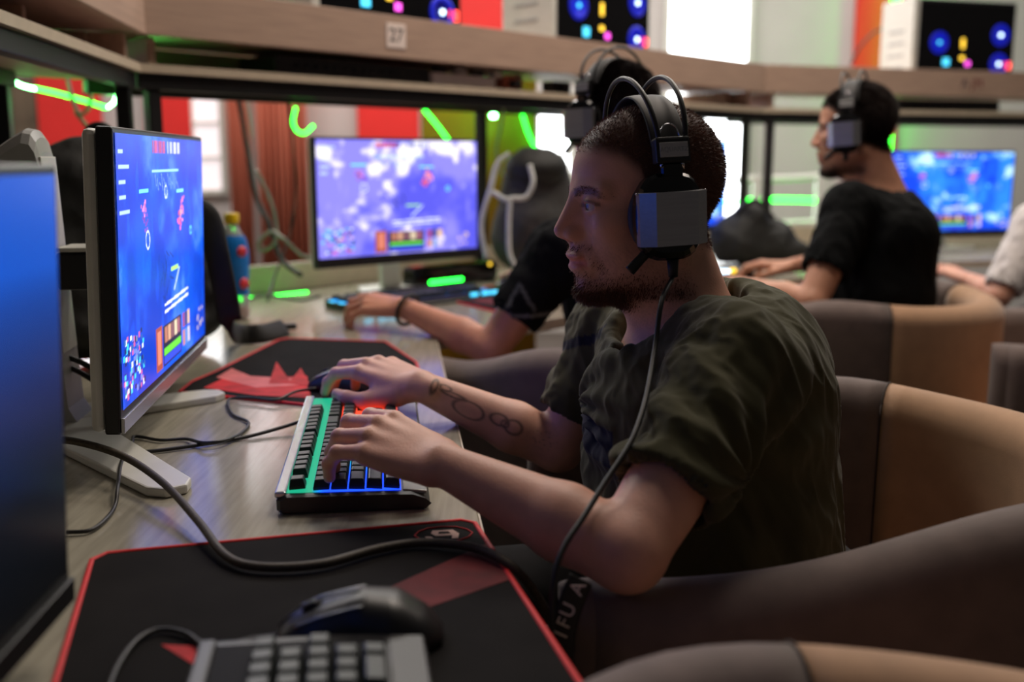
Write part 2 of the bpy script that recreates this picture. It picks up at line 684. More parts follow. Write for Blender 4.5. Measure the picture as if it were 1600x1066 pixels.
# ------------------------------------------------------------------ heads, hands, people
def head_sdf(s, fr):
    k = 0.02
    s.ell((-0.006, 0, 0.036), (0.090, 0.076, 0.084), k, fr=fr)
    s.ell((0.040, 0, 0.035), (0.052, 0.060, 0.058), k, fr=fr)
    s.ell((0.038, 0, -0.030), (0.054, 0.057, 0.075), k, fr=fr)
    s.ell((0.020, 0, -0.066), (0.058, 0.052, 0.040), k, fr=fr)
    for y in (1, -1):
        s.rcone((-0.012, 0.050 * y, -0.058), (0.066, 0.014 * y, -0.100), 0.017, 0.015, 0.018, fr=fr)
        s.ell((0.060, 0.044 * y, -0.018), (0.026, 0.019, 0.019), 0.02, fr=fr)
        s.rcone((0.086, 0.010 * y, 0.020), (0.074, 0.048 * y, 0.020), 0.0095, 0.008, 0.014, fr=fr)
    s.ell((0.080, 0, -0.100), (0.017, 0.021, 0.016), 0.014, fr=fr)
    s.ell((0.084, 0, -0.062), (0.017, 0.026, 0.026), 0.014, fr=fr)
    for y in (1, -1):
        s.ell((0.102, 0.031 * y, 0.003), (0.019, 0.019, 0.013), 0.012, 's', fr=fr)
    s.ell((0.084, 0, -0.026), (0.021, 0.018, 0.028), 0.014, fr=fr)
    s.rcone((0.086, 0, 0.010), (0.098, 0, -0.028), 0.009, 0.0125, 0.010, fr=fr)
    s.rcone((0.0925, 0, 0.014), (0.1125, 0, -0.026), 0.0070, 0.0098, 0.008, fr=fr)
    for y in (1, -1):
        s.ell((0.100, 0.0120 * y, -0.0305), (0.012, 0.0078, 0.0085), 0.006, fr=fr)
        s.ell((0.105, 0.0065 * y, -0.0400), (0.006, 0.0034, 0.0030), 0.003, 's', fr=fr)
        c = np.array((0.0795, 0.0315 * y, 0.0035))
        s.ell(c, (0.0145, 0.0165, 0.0140), 0.006, fr=fr)
        s.ell(c + (0.0115, 0.002 * y, -0.0012), (0.0105, 0.0145, 0.0044), 0.002, 's', fr=fr)
    # lips
    s.ell((0.0985, 0, -0.0575), (0.0085, 0.022, 0.0062), 0.006, fr=fr)
    s.ell((0.0960, 0, -0.0715), (0.0085, 0.019, 0.0072), 0.006, fr=fr)
    s.rcone((0.1075, 0.012, -0.0648), (0.1075, -0.012, -0.0648), 0.0022, 0.0022, 0.004, 's', fr=fr)
    for y in (1, -1):
        s.rcone((0.1040, 0.010 * y, -0.0648), (0.0905, 0.026 * y, -0.0660), 0.0022, 0.0020, 0.004, 's', fr=fr)
        # ears
        s.ell((-0.008, 0.074 * y, -0.006), (0.017, 0.008, 0.030), 0.006, fr=fr)


HANDSPEC = [((0.090, 0.027, 0.000), (0.043, 0.026, 0.020), 0.0092, 0.0072),
            ((0.094, 0.008, 0.003), (0.047, 0.030, 0.021), 0.0094, 0.0074),
            ((0.088, -0.011, 0.001), (0.043, 0.028, 0.020), 0.0090, 0.0070),
            ((0.078, -0.028, -0.004), (0.034, 0.021, 0.018), 0.0080, 0.0064)]


def hand_sdf(s, fr, flex, splay, thumb, info=None):
    s.rcone((-0.02, 0, 0), (0.0, 0, 0), 0.0175, 0.0178, 0.006, fr=fr)
    s.rcone((-0.01, 0.006, 0), (0.012, 0.006, -0.002), 0.0155, 0.0160, 0.006, fr=fr)
    for (mcp, ln, r0, r1) in HANDSPEC:
        s.rcone((0.004, mcp[1] * 0.55, -0.002), np.array(mcp) - (0.004, 0, 0.002), 0.0140, 0.0112, 0.009, fr=fr)
    s.ell((0.046, 0.0, -0.008), (0.046, 0.030, 0.013), 0.008, fr=fr)
    s.rcone((0.010, 0.012, -0.008), (0.046, 0.034, -0.014), 0.015, 0.012, 0.010, fr=fr)
    for (mcp, ln, r0, r1), fl, sp in zip(HANDSPEC, flex, splay):
        p = np.array(mcp, float)
        a = 0.0
        rad = r0 + 0.0012
        for i, L in enumerate(ln):
            a += R(fl[i])
            d = np.array([math.cos(a) * math.cos(R(sp)), math.cos(a) * math.sin(R(sp)), -math.sin(a)])
            q = p + d * L
            r2 = r0 + (r1 - r0) * (i + 1) / 3
            s.rcone(p, q, rad, r2, 0.0045, fr=fr)
            rad = r2 + (0.0004 if i < 2 else 0)
            if i == 2 and info is not None:
                up = np.array([math.sin(a), 0, math.cos(a)])
                info.append((fr[0] + fr[1] @ (q + up * 0.006 - d * 0.003), fr[1] @ up))
            p = q
    tr = (0.0150, 0.0122, 0.0104, 0.0082)
    for i in range(3):
        s.rcone(thumb[i], thumb[i + 1], tr[i], tr[i + 1], 0.007, fr=fr)


def arm_sdf(s, S, E, Wp, sc=1.0, k=0.010):
    S, E, Wp = map(np.array, (S, E, Wp))
    s.rcone(S, S + 0.45 * (E - S), 0.050 * sc, 0.043 * sc, k)
    s.rcone(S + 0.45 * (E - S), E, 0.043 * sc, 0.034 * sc, k)
    m = E + 0.32 * (Wp - E)
    s.rcone(E, m, 0.034 * sc, 0.0350 * sc, k)
    s.rcone(m, Wp, 0.0355 * sc, 0.0205 * sc, k)


def skin_colors(V, fr, base, hair, hairline, beard, brow, info, stubble=0.5, skin_dark=1.0):
    P = (V - fr[0]) @ fr[1] / fr[2]
    n = fbm(V * 90, 3)
    c = np.tile(np.array(base), (len(V), 1)) * (0.92 + 0.16 * n)[:, None]
    x, y, z = P.T
    inhead = (np.abs(x) < 0.14) & (np.abs(y) < 0.11) & (z > -0.15) & (z < 0.15)

    def mixc(m, col):
        nonlocal c
        m = (np.clip(m, 0, 1) * inhead)[:, None]
        c = c * (1 - m) + np.array(col) * m
    # ruddy nose and cheeks
    mixc(0.35 * np.exp(-(((x - 0.105) / 0.02) ** 2 + (y / 0.02) ** 2 + ((z + 0.025) / 0.02) ** 2)), np.array(base) * (1.1, 0.72, 0.68))
    # lips
    lip = np.exp(-(((z + 0.0645) / 0.0085) ** 4)) * (x > 0.088) * (np.abs(y) < 0.024)
    mixc(0.7 * lip, np.array(base) * (0.95, 0.55, 0.55))
    # eyebrows
    by = np.abs(y)
    bz = 0.0190 + 0.0025 * np.sin((by - 0.012) / 0.04 * math.pi) - 0.004 * sstep(0.042, 0.056, by)
    bm_ = sstep(0.0065, 0.0030, np.abs(z - bz)) * sstep(0.007, 0.013, by) * sstep(0.058, 0.050, by) * (x > 0.04)
    mixc(bm_ * brow * 0.8, hair)
    # lash line
    for sy in (1, -1):
        e = np.array((0.0910, 0.0325 * sy, 0.0030))
        d = np.sqrt(((y - e[1]) / 0.0150) ** 2 + ((z - e[2]) / 0.0068) ** 2)
        mixc(0.65 * sstep(0.35, 0.1, np.abs(d - 1.0)) * (x > 0.078) * (z > e[2] - 0.001), np.array(hair) * 0.6)
    # hair cap
    zl = np.interp(x, [h[0] for h in hairline], [h[1] for h in hairline])
    hm = sstep(-0.012, 0.012, z - zl + 0.004 * (n - 0.5))
    mixc(hm, hair)
    # beard
    bd = np.zeros(len(V))
    lowcut = sstep(-0.140, -0.122, z)
    chin = sstep(-0.082, -0.106, z) * sstep(0.020, 0.055, x) * lowcut
    jaw = sstep(-0.066, -0.106, z + 0.10 * np.clip(0.03 - x, 0, 0.1)) * sstep(-0.045, -0.02, x) * sstep(-0.120, -0.108, z)
    mous = np.exp(-((z + 0.0475) / 0.006) ** 2) * (x > 0.080) * (np.abs(y) < 0.030) * 0.30
    under = np.exp(-((z + 0.083) / 0.006) ** 2) * (x > 0.085) * (np.abs(y) < 0.012) * 0.25
    corner = np.exp(-(((z + 0.072) / 0.012) ** 2)) * np.exp(-((by - 0.033) / 0.006) ** 2) * (x > 0.06) * 0.35
    bd = np.maximum.reduce([chin * 0.95, jaw * 0.6, mous, under, corner])
    mixc(beard * bd * (0.75 + 0.5 * (fbm(V * 700, 2) - 0.5)), np.array(hair) * 0.75)
    st = 0.25 * stubble * sstep(-0.03, -0.06, z) * (x > -0.03)
    mixc(st * (fbm(V * 900, 2) > 0.55), np.array(hair))
    for (p, up) in info:
        d = np.linalg.norm(V - p, axis=1)
        m = (0.6 * sstep(0.0065, 0.004, d))[:, None]
        c = c * (1 - m) + np.array(base) * (1.12, 0.95, 0.95) * m
    return c * skin_dark, hm * inhead, bd * inhead * beard, bm_ * inhead


def spikes(name, V, N, mask, fr, count, length, mat, parent, lean=(-0.5, 0, -0.25), width=0.0005, rng=None):
    rng = rng or np.random.default_rng(3)
    idx = np.where(mask > 0.06)[0]
    if not len(idx):
        return None
    pr = mask[idx] ** 1.5
    pick = rng.choice(idx, count, p=pr / pr.sum())
    base = V[pick] + rng.normal(0, 0.0009, (count, 3))
    d = N[pick] * 0.75 + (fr[1] @ np.array(lean)) + rng.normal(0, 0.22, (count, 3))
    d /= np.linalg.norm(d, axis=1, keepdims=True)
    L = length * rng.uniform(0.55, 1.1, count)[:, None] * (0.4 + 0.6 * mask[pick])[:, None]
    sd = np.cross(d, rng.normal(0, 1, (count, 3)))
    sd /= np.linalg.norm(sd, axis=1, keepdims=True)
    base = base - N[pick] * 0.001
    v = np.stack([base - sd * width, base + sd * width, base + d * L], 1).reshape(-1, 3)
    f = np.arange(count * 3).reshape(-1, 3)
    o = np_mesh(name, v, f, mat, parent, smooth=False)
    return o


def eyeballs(fr, parent, gaze, iris):
    for y in (1, -1):
        c = fr[0] + fr[1] @ np.array((0.0785, 0.0315 * y, 0.0030)) * fr[2]
        me = bpy.data.meshes.new('eye')
        bm = bmesh.new()
        bmesh.ops.create_uvsphere(bm, u_segments=40, v_segments=30, radius=0.0125 * fr[2])
        bm.to_mesh(me)
        bm.free()
        co = np.zeros(len(me.vertices) * 3)
        me.vertices.foreach_get('co', co)
        co = co.reshape(-1, 3) / (0.0125 * fr[2])
        g = fr[1] @ np.array(gaze, float)
        g /= np.linalg.norm(g)
        a = np.arccos(np.clip(co @ g, -1, 1))
        col = np.tile(srgb(205, 190, 192), (len(a), 1))
        col[a < 0.50] = iris
        col[a < 0.24] = (0.004, 0.004, 0.004)
        col[(a > 0.44) & (a < 0.50)] = np.array(iris) * 0.4
        set_colors(me, col)
        me.polygons.foreach_set('use_smooth', np.ones(len(me.polygons), bool))
        o = link('eye', me, M_eye, parent)
        o.location = tuple(c)


def settle(root):
    """children were made in world coordinates: shift them into the root's frame"""
    for ch in root.children:
        ch.location = Vector(ch.location) - Vector(root.location)


def fold_noise(V, amp, dirs, freq, seed=0.0):
    """soft cloth folds: ridged noise stretched along a direction"""
    d = np.array(dirs, float)
    d /= np.linalg.norm(d)
    a = V @ d
    P = V - a[:, None] * d
    q = (P + d * (a * 0.22)[:, None]) * freq + seed
    n = fbm(q, 3)
    return amp * (1 - 2 * np.abs(n - 0.5) * 2.2)


def person(label, J, heading, pitch, skin, hair, hairline, beard, hairlen, haircount, hairmat, shirtcol, shirtmat, h, hcoarse,
           paint_shirt=None, paint_skin=None, hands=True, sleeve=0.66, roll=0.0, gaze=(1, 0, -0.1), iris=srgb(90, 100, 105),
           torso=None, folds=None, sc=1.0, group=None, hscale=0.95, hairw=0.0011):
    root = thing('person', label, 'person', (J['hip'][0], J['hip'][1], 0.0), 0.0, group)
    hx = np.array(heading, float)
    hx /= np.linalg.norm(hx)
    up = np.array((0, 0, 1.0))
    fx = hx * math.cos(pitch) - up * math.sin(pitch)
    upv = up * math.cos(pitch) + hx * math.sin(pitch)
    side = np.cross(up, hx)
    upv = upv + side * math.sin(roll)
    fr = frame(J['head'], fx, upv, scale=hscale)
    SL, SR, EL, ER, WL, WR = [np.array(J[k], float) for k in ('SL', 'SR', 'EL', 'ER', 'WL', 'WR')]
    neck, hip = np.array(J['neck'], float), np.array(J['hip'], float)
    info = []
    s = Sdf()
    head_sdf(s, fr)
    nb = fr[0] + fr[1] @ np.array((-0.020, 0, -0.055))
    lat0 = np.cross(up, hx)
    s.rcone(nb, neck - up * 0.01, 0.050, 0.054, 0.022)
    s.rcone(fr[0] + fr[1] @ np.array((0.012, 0, -0.075)), neck + hx * 0.025 - up * 0.01, 0.036, 0.046, 0.03)
    mid = (SL + SR) / 2
    s.rcone(neck - up * 0.050 - hx * 0.01, SL * 0.7 + mid * 0.3, 0.042, 0.040, 0.04)
    s.rcone(neck - up * 0.050 - hx * 0.01, SR * 0.7 + mid * 0.3, 0.042, 0.040, 0.04)
    ch = mid - up * 0.10
    s.ell(ch, (0.10, 0.12, 0.12), 0.04)
    arm_sdf(s, SL, EL, WL, sc)
    arm_sdf(s, SR, ER, WR, sc)
    if hands:
        frL = frame(WL, J['hL'], J.get('uL', (0, 0, 1)), flip=True)    # y axis = thumb side
        frR = frame(WR, J['hR'], J.get('uR', (0, 0, 1)), flip=False)
        hand_sdf(s, frL, J['flexL'], J['splayL'], J['thumbL'], info)
        hand_sdf(s, frR, J['flexR'], J['splayR'], J['thumbR'], info)
    pts = np.array([fr[0] + fr[1] @ np.array((0.13 * a, 0.1 * b, 0.14 * c)) for a in (1, -1) for b in (1, -1) for c in (1, -1)] +
                   [SL, SR, EL, ER, WL, WR, ch - up * 0.13, ch + 0.13, ch - 0.13] +
                   ([WL + 0.2 * np.array(J['hL']) / np.linalg.norm(J['hL']), WR + 0.2 * np.array(J['hR']) / np.linalg.norm(J['hR'])] if hands else []))
    V, Q = s.mesh(pts.min(0) - 0.075, pts.max(0) + 0.075, h)
    c, hm, bd, bw = skin_colors(V, fr, skin, hair, hairline, beard, 0.85, info)
    if paint_skin is not None:
        c = paint_skin(V, c)
    np_mesh('body', V, Q, M_skin, root, c)
    N = vert_normals(V, Q)
    spikes('hair', V, N, hm, fr, haircount, hairlen, hairmat, root, width=hairw)
    spikes('eyebrows', V, N, bw, fr, 700, 0.0034, hairmat, root, lean=(-0.5, 0, 0.15), width=0.0004)
    if beard > 0.2:
        spikes('beard', V, N, bd, fr, haircount // 4, 0.009, hairmat, root, lean=(0.25, 0, -0.8), width=0.0004)
    eyeballs(fr, root, gaze, iris)
    # ---- T-shirt
    t = Sdf()
    T = torso
    for (cc, rr, kk) in T:
        t.ell(cc, rr, kk)
    t.rcone(neck - up * 0.055 - hx * 0.01, SL, 0.054, 0.056, 0.04)
    t.rcone(neck - up * 0.055 - hx * 0.01, SR, 0.054, 0.056, 0.04)
    for S, E in ((SL, EL), (SR, ER)):
        e = S + sleeve * (E - S)
        dd = (E - S) / np.linalg.norm(E - S)
        t.rcone(S, e, 0.060 * sc, 0.053 * sc, 0.03)
        # flat hem: cut what lies past the hem, then hollow the cuff
        cut = e + dd * 0.115
        t.ell(cut, (0.105, 0.13, 0.13), 0.004, 's', rot=frame(e, dd)[1])
        t.rcone(e - dd * 0.03, e + dd * 0.04, 0.044 * sc, 0.048 * sc, 0.004, 's')
    if J.get('collar') is not None:
        col_f = np.array(J['collar'], float)
    else:
        col_f = neck + hx * 0.05 - up * 0.045
    t.rcone(neck + hx * 0.012 + up * 0.008, nb + up * 0.03, 0.067, 0.070, 0.006, 's')
    t.rcone(neck + hx * 0.02, col_f, 0.064, 0.040, 0.012, 's')
    for sy in (1, -1):
        t.rcone(neck + lat0 * 0.030 * sy + up * 0.012, neck + lat0 * 0.026 * sy + hx * 0.045 - up * 0.012, 0.056, 0.050, 0.010, 's')
    lo = np.min([np.array(cc) - np.array(rr) for cc, rr, _ in T] + [SL - 0.13, SR - 0.13, EL - 0.03, ER - 0.03], axis=0)
    hi = np.max([np.array(cc) + np.array(rr) for cc, rr, _ in T] + [SL + 0.13, SR + 0.13], axis=0)
    V2, Q2 = t.mesh(lo - 0.03, hi + 0.05, hcoarse)
    n2 = vert_normals(V2, Q2)
    if folds is not None:
        V2 = V2 + n2 * folds(V2)[:, None]
    cols = np.tile(np.array(shirtcol), (len(V2), 1))
    if paint_shirt is not None:
        cols = paint_shirt(V2, cols)
    np_mesh('t_shirt', V2, Q2, shirtmat, root, cols)
    # ---- trousers
    tr = Sdf()
    lat = np.cross(up, hx)
    for sy in (1, -1):
        hp = hip + lat * 0.09 * sy
        kn = hip + hx * 0.42 + lat * 0.13 * sy + up * 0.02
        an = kn + hx * 0.04 - up * 0.42
        tr.chain([hp, kn, an], [0.095, 0.068, 0.05], 0.03)
    tr.ell(hip + up * 0.02, (0.14, 0.16, 0.12), 0.04)
    a = np.array([hip - 0.2, hip + 0.2, kn, an, hip + hx * 0.42 - lat * 0.13])
    V3, Q3 = tr.mesh(a.min(0) - 0.12, a.max(0) + 0.12, 0.009)
    np_mesh('trousers', V3, Q3, M_trouser, root)
    settle(root)
    return root, fr


# ------------------------------------------------------------------ row layout (curved bench: run A, B, C)
rA, rB, rC = R(96.5), R(46.0), R(17.0)


def dirv(r):
    return np.array([math.cos(r), math.sin(r)])


def nrm(r):
    """towards the players"""
    return np.array([math.sin(r), -math.cos(r)])


def isect(p, d, q, e):
    A = np.array([d, -e]).T
    t = np.linalg.solve(A, np.array(q) - np.array(p))
    return np.array(p) + d * t[0]


S_AB = np.array([-0.80, 2.27])
S_BC = np.array([0.985, 4.15])
rB = math.atan2(*(S_BC - S_AB)[::-1])
DZ = 0.74
fA = WZ(744, 792, DZ)[:2]
FRONT_A = (fA - S_AB) @ nrm(rA)
FRONT_B = 0.60
BACK = -0.30


def corner(o1, o2):
    """point where the A-line at offset o1 meets the B-line at offset o2"""
    return isect(S_AB + nrm(rA) * o1, dirv(rA), S_AB + nrm(rB) * o2, dirv(rB))


def corner2(o):
    return isect(S_BC + nrm(rB) * o, dirv(rB), S_BC + nrm(rC) * o, dirv(rC))


F_AB, B_AB = corner(FRONT_A, FRONT_B), corner(BACK, BACK)
F_BC, B_BC = corner2(FRONT_B), corner2(BACK)
A0f = F_AB - dirv(rA) * 2.15
A0b = isect(B_AB, dirv(rA), A0f, nrm(rA))
C1f = F_BC + dirv(rC) * 2.2
C1b = isect(B_BC, dirv(rC), C1f, nrm(rC))


# ------------------------------------------------------------------ room shell
def plane_y(name, x0, x1, z0, z1, y, th, mat, parent=None, bevel=0.0):
    return box(name, (x1 - x0, th, z1 - z0), ((x0 + x1) / 2, y, (z0 + z1) / 2), mat, parent, bevel=bevel)


WALL = 6.6
fl = box('floor', (9.0, 9.6, 0.1), (0.3, 2.2, -0.05), M_floor, bevel=0)
tag(fl, 'dark vinyl floor of the gaming hall', None, kind='structure')
wl = box('wall_left', (0.1, 4.6, 3.4), (-3.7, 4.35, 1.7), M_wall, bevel=0)
tag(wl, 'pale wall at the end of the hall', None, kind='structure')


def wx(px, y=WALL):
    return WY(px, 250, y)[0]


def wz(py, y=WALL):
    return WY(800, py, y)[2]


wb = box('wall_back', (8.7, 0.1, 3.4), (0.6, WALL + 0.05, 1.7), M_wall, bevel=0)
tag(wb, 'pale grey back wall of the hall', None, kind='structure')


def window(n, x0, x1, z0, z1, bars=1, glass=None):
    w = thing('window_%d' % n, 'bright daylight window in the back wall', None, ((x0 + x1) / 2, WALL - 0.03, z0))
    w['kind'] = 'structure'
    cx, cz = x1 - x0, z1 - z0
    box('pane', (cx, 0.012, cz), (0, 0.015, cz / 2), glass or M_daylight, w, bevel=0)
    t = 0.035
    for sx in (-1, 1):
        box('frame', (t, 0.05, cz + t), (sx * cx / 2, 0, cz / 2), M_white, w, bevel=0.004)
    for zz in (0, cz):
        box('frame', (cx, 0.05, t), (0, 0, zz), M_white, w, bevel=0.004)
    for k in range(bars):
        box('mullion', (cx, 0.03, 0.02), (0, 0, cz * (k + 1) / (bars + 1)), M_white, w, bevel=0.003)
    return w


window(1, wx(1036), wx(1162), wz(345), 3.0, 2)
window(2, wx(838), wx(893), wz(330), wz(150), 1)
window(3, -2.9, -0.9, 1.70, 2.75, 1)
window(4, wx(304), wx(352), wz(300), wz(138), 2, M_dimpane)


def wall_panel(name, px0, px1, py0, py1, mat, label, cat, th=0.04, off=0.03, group=None):
    o = box(name, (wx(px1) - wx(px0), th, wz(py0) - wz(py1)), ((wx(px0) + wx(px1)) / 2, WALL - off, (wz(py0) + wz(py1)) / 2), mat, bevel=0.006)
    return tag(o, label, cat, group)


wall_panel('wall_panel', 1322, 1394, -60, 345, M_red, 'tall red wall panel beside the white-ended computer case', 'panel')
wall_panel('wall_panel', 690, 842, -60, 100, M_red, 'red wall panel above the bench shelf', 'panel')
wall_panel('wall_panel', 562, 657, 120, 330, M_red, 'red wall panel seen behind the lavender screen', 'panel', off=0.05)
wall_panel('wall_panel', 236, 306, 110, 330, M_red, 'red wall panel beside the salmon curtain', 'panel', off=0.05)
wall_panel('wall_panel', 72, 168, 90, 400, M_red, 'wide red wall panel behind the white monitor stand', 'panel', off=0.05)
def partition(px0, px1, y, label):
    x0, x1, z1 = WY(px0, 250, y)[0], WY(px1, 250, y)[0], WY(800, 120, y)[2]
    o = box('partition_panel', (x1 - x0, 0.04, z1), ((x0 + x1) / 2, y, z1 / 2), M_orange, bevel=0.006)
    return tag(o, label, 'panel')


partition(752, 838, 3.83, 'orange partition panel behind the hanging backpack')
partition(660, 748, 3.83, 'partition panel in the glow of green lamps beside the lavender screen')
wall_panel('doorway_screen', -40, 70, 120, 420, M_brownglass, 'dim brown glazed screen at the end of the hall', 'screen', off=0.05)

# salmon curtain: pleated cloth
def curtain(px0, px1, y, z0, z1, label):
    x0, x1 = WY(px0, 250, y)[0], WY(px1, 250, y)[0]
    n = 90
    v, f = [], []
    for i in range(n):
        x = x0 + (x1 - x0) * i / (n - 1)
        yy = y + 0.035 * math.sin(i * 0.62) + 0.012 * math.sin(i * 1.7 + 1)
        for z in (z0, z1):
            v.append((x, yy, z))
    for i in range(n):
        for z in (z0, z1):
            v.append((v[2 * i][0], v[2 * i][1] + 0.006, z))
    for i in range(n - 1):
        f.append((2 * i, 2 * i + 2, 2 * i + 3, 2 * i + 1))
        b = 2 * n
        f.append((b + 2 * i, b + 2 * i + 1, b + 2 * i + 3, b + 2 * i + 2))
        f.append((2 * i, b + 2 * i, b + 2 * i + 2, 2 * i + 2))
        f.append((2 * i + 1, 2 * i + 3, b + 2 * i + 3, b + 2 * i + 1))
    o = pyd('curtain', v, f, M_redcurt, smooth=True)
    return tag(o, label, 'curtain')


curtain(358, 392, 6.35, 0.02, 2.6, 'narrow salmon curtain drawn beside the bright window')
curtain(402, 482, 6.30, 0.02, 2.6, 'wide pleated salmon curtain behind the loose hanging cables')

# railing with a lit green tube in front of the back wall
ry = 5.6
rail = thing('railing', 'pale metal railing with a glowing green tube along it', 'railing', (WY(1240, 300, ry)[0], ry, 0))


def rp(px, py):
    q = WY(px, py, ry)
    return (q[0] - rail.location.x, q[1] - rail.location.y, q[2])


tube('handrail', [rp(1150, 281), rp(1250, 278), rp(1318, 271)], 0.016, M_white, rail)
tube('mid_rail', [rp(1150, 352), rp(1250, 348), rp(1318, 345)], 0.014, M_white, rail)
tube('green_tube', [rp(1120, 317), rp(1200, 312), rp(1300, 314)], 0.011, M_greenled, rail)
for px in (1182, 1281):
    q = rp(px, 300)
    box('baluster', (0.05, 0.03, rp(px, 274)[2]), (q[0], 0, rp(px, 274)[2] / 2), M_white, rail)
led = box('led_tube', (0.045, 0.045, 1.6), WY(1398, 40, 6.45), M_greenled, bevel=0.01)
tag(led, 'upright green light tube beside the tall red panel', 'light tube')

# ------------------------------------------------------------------ desks
def desk(poly, label, legs, name='desk'):
    c = np.mean(poly, 0)
    root = thing(name, label, 'desk', (c[0], c[1], 0))
    pl = [np.array(p) - c for p in poly]
    prism('tabletop', pl, DZ - 0.026, DZ, M_wood, root, bevel=0.0015)
    # edge band on the front edge
    a, b = pl[0], pl[1]
    d = (b - a) / np.linalg.norm(b - a)
    nn = np.array([d[1], -d[0]])
    if nn @ (np.array(pl[2]) - a) > 0:
        nn = -nn
    prism('edge_band', [a, b, b + nn * 0.002, a + nn * 0.002], DZ - 0.0255, DZ - 0.0005, M_edge, root)
    for p in legs:
        q = np.array(p) - c
        box('leg', (0.045, 0.045, DZ - 0.027), (q[0], q[1], (DZ - 0.027) / 2), M_blackmetal, root)
    # back rail along the rear edge
    a, b = np.array(pl[3]), np.array(pl[2])
    L = np.linalg.norm(b - a)
    ang = math.atan2(*(b - a)[::-1])
    m = (a + b) / 2
    box('back_rail', (L - 0.03, 0.018, 0.075), (m[0], m[1], DZ + 0.0375), M_edge, root, rot=(0, 0, ang))
    return root


def inset(p, c, t=0.1):
    return np.array(p) + (np.array(c) - np.array(p)) * t


mA = (A0f + F_AB + B_AB + A0b) / 4
mB = (F_AB + F_BC + B_BC + B_AB) / 4
mC = (F_BC + C1f + C1b + B_BC) / 4
desk([A0f, F_AB, B_AB, A0b], 'wood-grain bench desk holding the olive-shirted player\'s keyboard', [inset(p, mA, 0.12) for p in (A0f, A0b, F_AB, B_AB)])
desk([F_AB, F_BC, B_BC, B_AB], 'wood-grain bench desk holding the lavender screen and the soda bottle', [inset(p, mB, 0.12) for p in (F_BC, B_BC)])
desk([F_BC, C1f, C1b, B_BC], 'wood-grain bench desk behind the white-sleeved player', [inset(p, mC, 0.12) for p in (C1f, C1b)])
# red fabric pouf / panel glimpsed under the desk corner
q = WZ(640, 560, 0.60)
o = box('red_cabinet', (0.10, 0.32, 0.56), (WY(632, 552, 2.32)[0] - 0.02, 2.36, 0.29), M_red, rot=(0, 0, R(8)), bevel=0.01)
tag(o, 'red cabinet side standing under the desk corner', 'cabinet')

# ------------------------------------------------------------------ shelf racks over the monitors
ZL0, ZL1, ZF0, ZF1 = 1.288, 1.306, 1.365, 1.471


def rack(p0, p1, r, label, posts, cut0=None, cut1=None, backlen=None):
    L = np.linalg.norm(np.array(p1) - np.array(p0))
    root = thing('shelf_rack', label, 'rack', (p0[0], p0[1], 0), r)
    D = 0.30
    x0a, x1a = 0.0 if cut0 is None else cut0, L if cut1 is None else cut1     # extent at the back edge (mitred corners)

    def board(name, z0, z1, mat):
        return prism(name, [(0, 0), (L, 0), (x1a, D), (x0a, D)], z0, z1, mat, root, bevel=0.0015)
    board('lower_board', ZL0, ZL1, M_shelf)
    board('upper_board', ZF0 + 0.004, ZF0 + 0.022, M_shelf)
    fs = box('fascia', (L, 0.018, ZF1 - ZF0), (L / 2, -0.009, (ZF0 + ZF1) / 2), M_shelf, root, bevel=0.0015)
    box('edge_band', (L, 0.002, ZL1 - ZL0), (L / 2, -0.001, (ZL0 + ZL1) / 2), M_edge, root, bevel=0)
    box('front_beam', (L, 0.03, 0.034), (L / 2, 0.025, ZL0 - 0.018), M_blackmetal, root)
    box('rear_beam', (L, 0.03, 0.034), (L / 2, D - 0.03, ZL0 - 0.018), M_blackmetal, root)
    if backlen:
        box('back_board', (backlen[1] - backlen[0], 0.012, ZF0 - ZL1), ((backlen[0] + backlen[1]) / 2, D - 0.04, (ZL1 + ZF0) / 2), M_shelf, root, bevel=0.001)
    for (x, y) in posts:
        box('post', (0.03, 0.03, ZL0 - 0.035 - DZ), (x, y, DZ + (ZL0 - 0.035 - DZ) / 2), M_blackmetal, root)
        box('divider', (0.018, 0.22, ZF0 - ZL1), (x, y * 0.3 + 0.12, (ZL1 + ZF0) / 2), M_shelf, root)
    return root


LA = 1.9
pA0 = S_AB - dirv(rA) * LA
offA = (B_AB - pA0) @ dirv(rA)
rackA = rack(pA0, S_AB, rA, 'wooden shelf rack with green lights over the olive-shirted player\'s monitor', [(LA - 0.03, 0.03), (LA - 0.42, 0.27), (LA - 0.05, 0.27), (0.7, 0.27)], cut1=offA, cut0=0.0, backlen=(0.0, LA - 0.02))
LB = np.linalg.norm(S_BC - S_AB)
rackB = rack(S_AB, S_BC, rB, 'long wooden shelf rack bearing the white 27 number plate', [(0.04, 0.03), (1.30, 0.27), (LB - 0.06, 0.03), (LB - 0.1, 0.27)],
             cut0=(B_AB - S_AB) @ dirv(rB), cut1=(B_BC - S_AB) @ dirv(rB), backlen=(0.05, 1.25))
LC = 2.1
rackC = rack(S_BC, S_BC + dirv(rC) * LC, rC, 'wooden shelf rack under the white-ended computer case', [(0.06, 0.03), (1.9, 0.27)], cut0=(B_BC - S_BC) @ dirv(rC))


def on_rack(rk, px, py, dy):
    """local x on a rack for the pixel, on the plane dy behind the rack front"""
    r = rk.rotation_euler.z
    o = np.array(rk.location[:2])
    a = W(px, py, 1.0)[:2]
    p = isect((0, 0), a, o - nrm(r) * dy, dirv(r))
    dpt = W(px, py, 1.0) - np.array([0, 0, CAM_Z])
    t = p[1] / dpt[1]
    return (p - o) @ dirv(r), CAM_Z + dpt[2] * t


